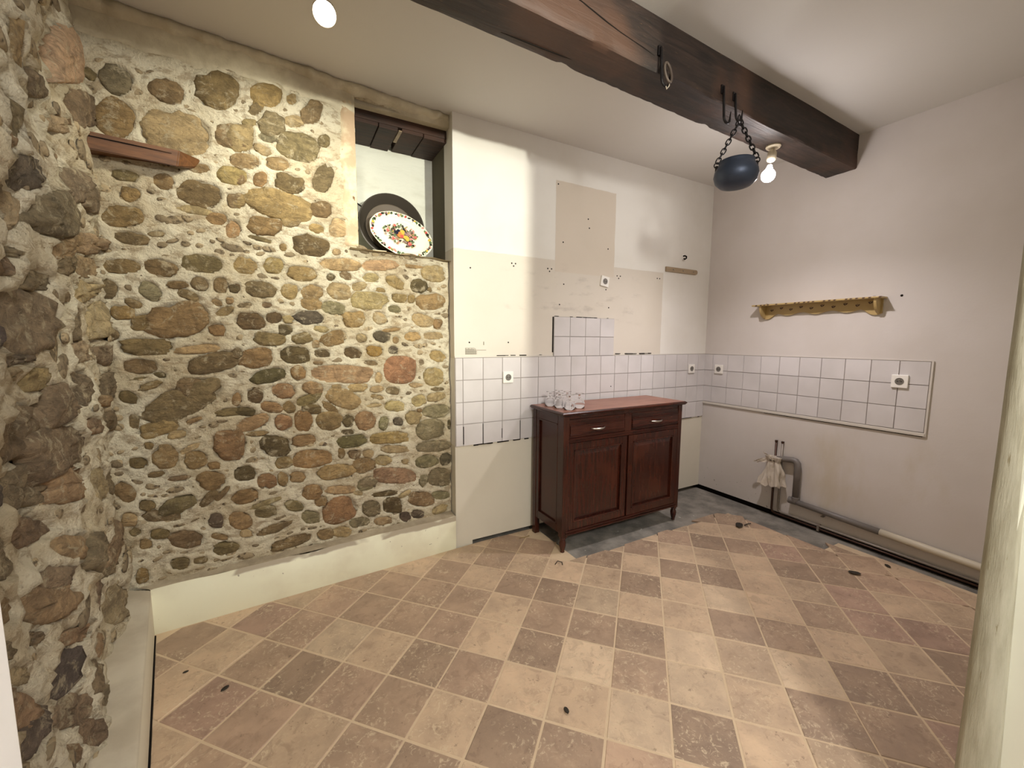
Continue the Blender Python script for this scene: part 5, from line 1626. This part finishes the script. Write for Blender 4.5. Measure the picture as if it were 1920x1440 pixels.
tb = thing('plastic_bag', 'crumpled pale plastic bag tied round the pipe ends', 'bag', tuple(bc + Vector((0, 0, 0.4))))
o = bpy.data.objects.new('bag_body', me); COL.objects.link(o); o.parent = tb; o.matrix_parent_inverse = Matrix.Translation(-tb.location)
def flap(pts, w0, w1, name='bag_end'):
    V = []; Fc = []
    N_ = 12; pts = [Vector(p) for p in pts]
    for i in range(N_ + 1):
        t_ = i / N_; k = t_ * (len(pts) - 1); a = min(int(k), len(pts) - 2); p = pts[a].lerp(pts[a + 1], k - a)
        w = w0 + (w1 - w0) * t_
        for s in range(6):
            f = s / 5 - 0.5
            V.append((p.x + 0.008 * math.sin(s * 2.1 + i), p.y + 0.3 * w * f + 0.004 * noise.noise(Vector((i * .7, s, 0))), p.z + w * f + 0.010 * noise.noise(Vector((i * .6, s * .9, 4)))))
    for i in range(N_):
        for s in range(5): a = i * 6 + s; Fc.append((a, a + 1, a + 7, a + 6))
    mesh_obj(name, V, Fc, M_BAG, tb)
flap([(-0.07, -0.72, 0.475), (-0.09, -0.68, 0.470), (-0.10, -0.635, 0.452), (-0.105, -0.60, 0.440)], 0.05, 0.012)
flap([(-0.07, -0.74, 0.490), (-0.10, -0.715, 0.515), (-0.10, -0.67, 0.535)], 0.035, 0.008)
MB().tube([(-0.062 + 0.034 * math.cos(a), -0.74 + 0.038 * math.sin(a), 0.478) for a in np.linspace(0, 2 * PI, 15)[:-1]], 0.004, 6, True).build('tie', M_CABLE, tb, 'all')

# ------------------------------------------------------------------ leaves and bits on the floor
def leaf(name, x, y, s, an, label, mat, cat='leaf', curl=0.4, z0=0.002, asp=0.55):
    V = []; Fc = []
    for i in range(7):
        t_ = i / 6 - 0.5; w = asp * math.sqrt(max(0.0, 0.25 - t_ * t_)) * 2
        for j in range(3):
            f = (j - 1) * w * 0.5
            V.append((s * (t_ * math.cos(an) - f * math.sin(an)), s * (t_ * math.sin(an) + f * math.cos(an)), s * curl * (abs(f) * 0.9 + t_ * t_ * 0.8)))
    for i in range(6):
        for j in range(2): a = i * 3 + j; Fc.append((a, a + 1, a + 4, a + 3))
    o = mesh_obj(name, V, Fc, mat); o.location = (x, y, z0)
    sm = o.modifiers.new('thickness', 'SOLIDIFY'); sm.thickness = 0.0015
    return tag(o, label, cat)
t = thing('dead_leaf', 'black curled leaf with a stalk on the tiles near the concrete corner', 'leaf', (-0.47, -0.755, 0.002))
l1 = leaf('leaf_blade', -0.495, -0.745, 0.095, 0.5, None, M_CABLE, None, 0.5); 
for k_ in ('category',):
    if k_ in l1: del l1[k_]
l1.parent = t; l1.matrix_parent_inverse = Matrix.Translation(-t.location)
MB().tube([(-0.455, -0.762, 0.008), (-0.42, -0.765, 0.012), (-0.385, -0.770, 0.010)], 0.004, 6).build('stalk', M_CABLE, t, 'all')
leaf('dead_leaf', -0.493, -1.497, 0.070, -0.9, 'dark brown leaf lying alone on the tiles by the right wall', M_CABLE)
leaf('dead_leaf', -0.20, -1.56, 0.045, 0.9, 'small curled leaf beside the floor pipes', M_CABLE)
leaf('dead_leaf', -3.858, -0.655, 0.035, 0.7, 'small dark fleck of leaf on the tiles near the left kerb, nearer the camera', M_CABLE, 'leaf', 0.15)
leaf('dead_leaf', -4.02, -0.470, 0.022, 0.2, 'tiny dark fleck of leaf on the tiles nearest the left kerb corner', M_CABLE, 'leaf', 0.1)
leaf('dead_leaf', -2.665, -1.415, 0.032, 1.4, 'small brown leaf crumb on the tiles in the front middle of the floor', M_CABLE, 'leaf', 0.3)
o = MB().tube([(-2.10, -0.52, 0.004), (-2.07, -0.505, 0.012), (-2.045, -0.52, 0.004), (-2.06, -0.545, 0.003)], 0.0028, 6).build('twig', M_CABLE, None, 'all')
tag(o, 'bent dark twig on the tiles in front of the sideboard leg', 'twig')
o = MB().tube([(-2.13, -0.10, 0.003), (-2.09, -0.115, 0.008), (-2.045, -0.10, 0.003)], 0.0028, 6).build('twig', M_TWIG, None, 'all')
tag(o, 'yellowish dry twig by the wall behind the sideboard', 'twig')
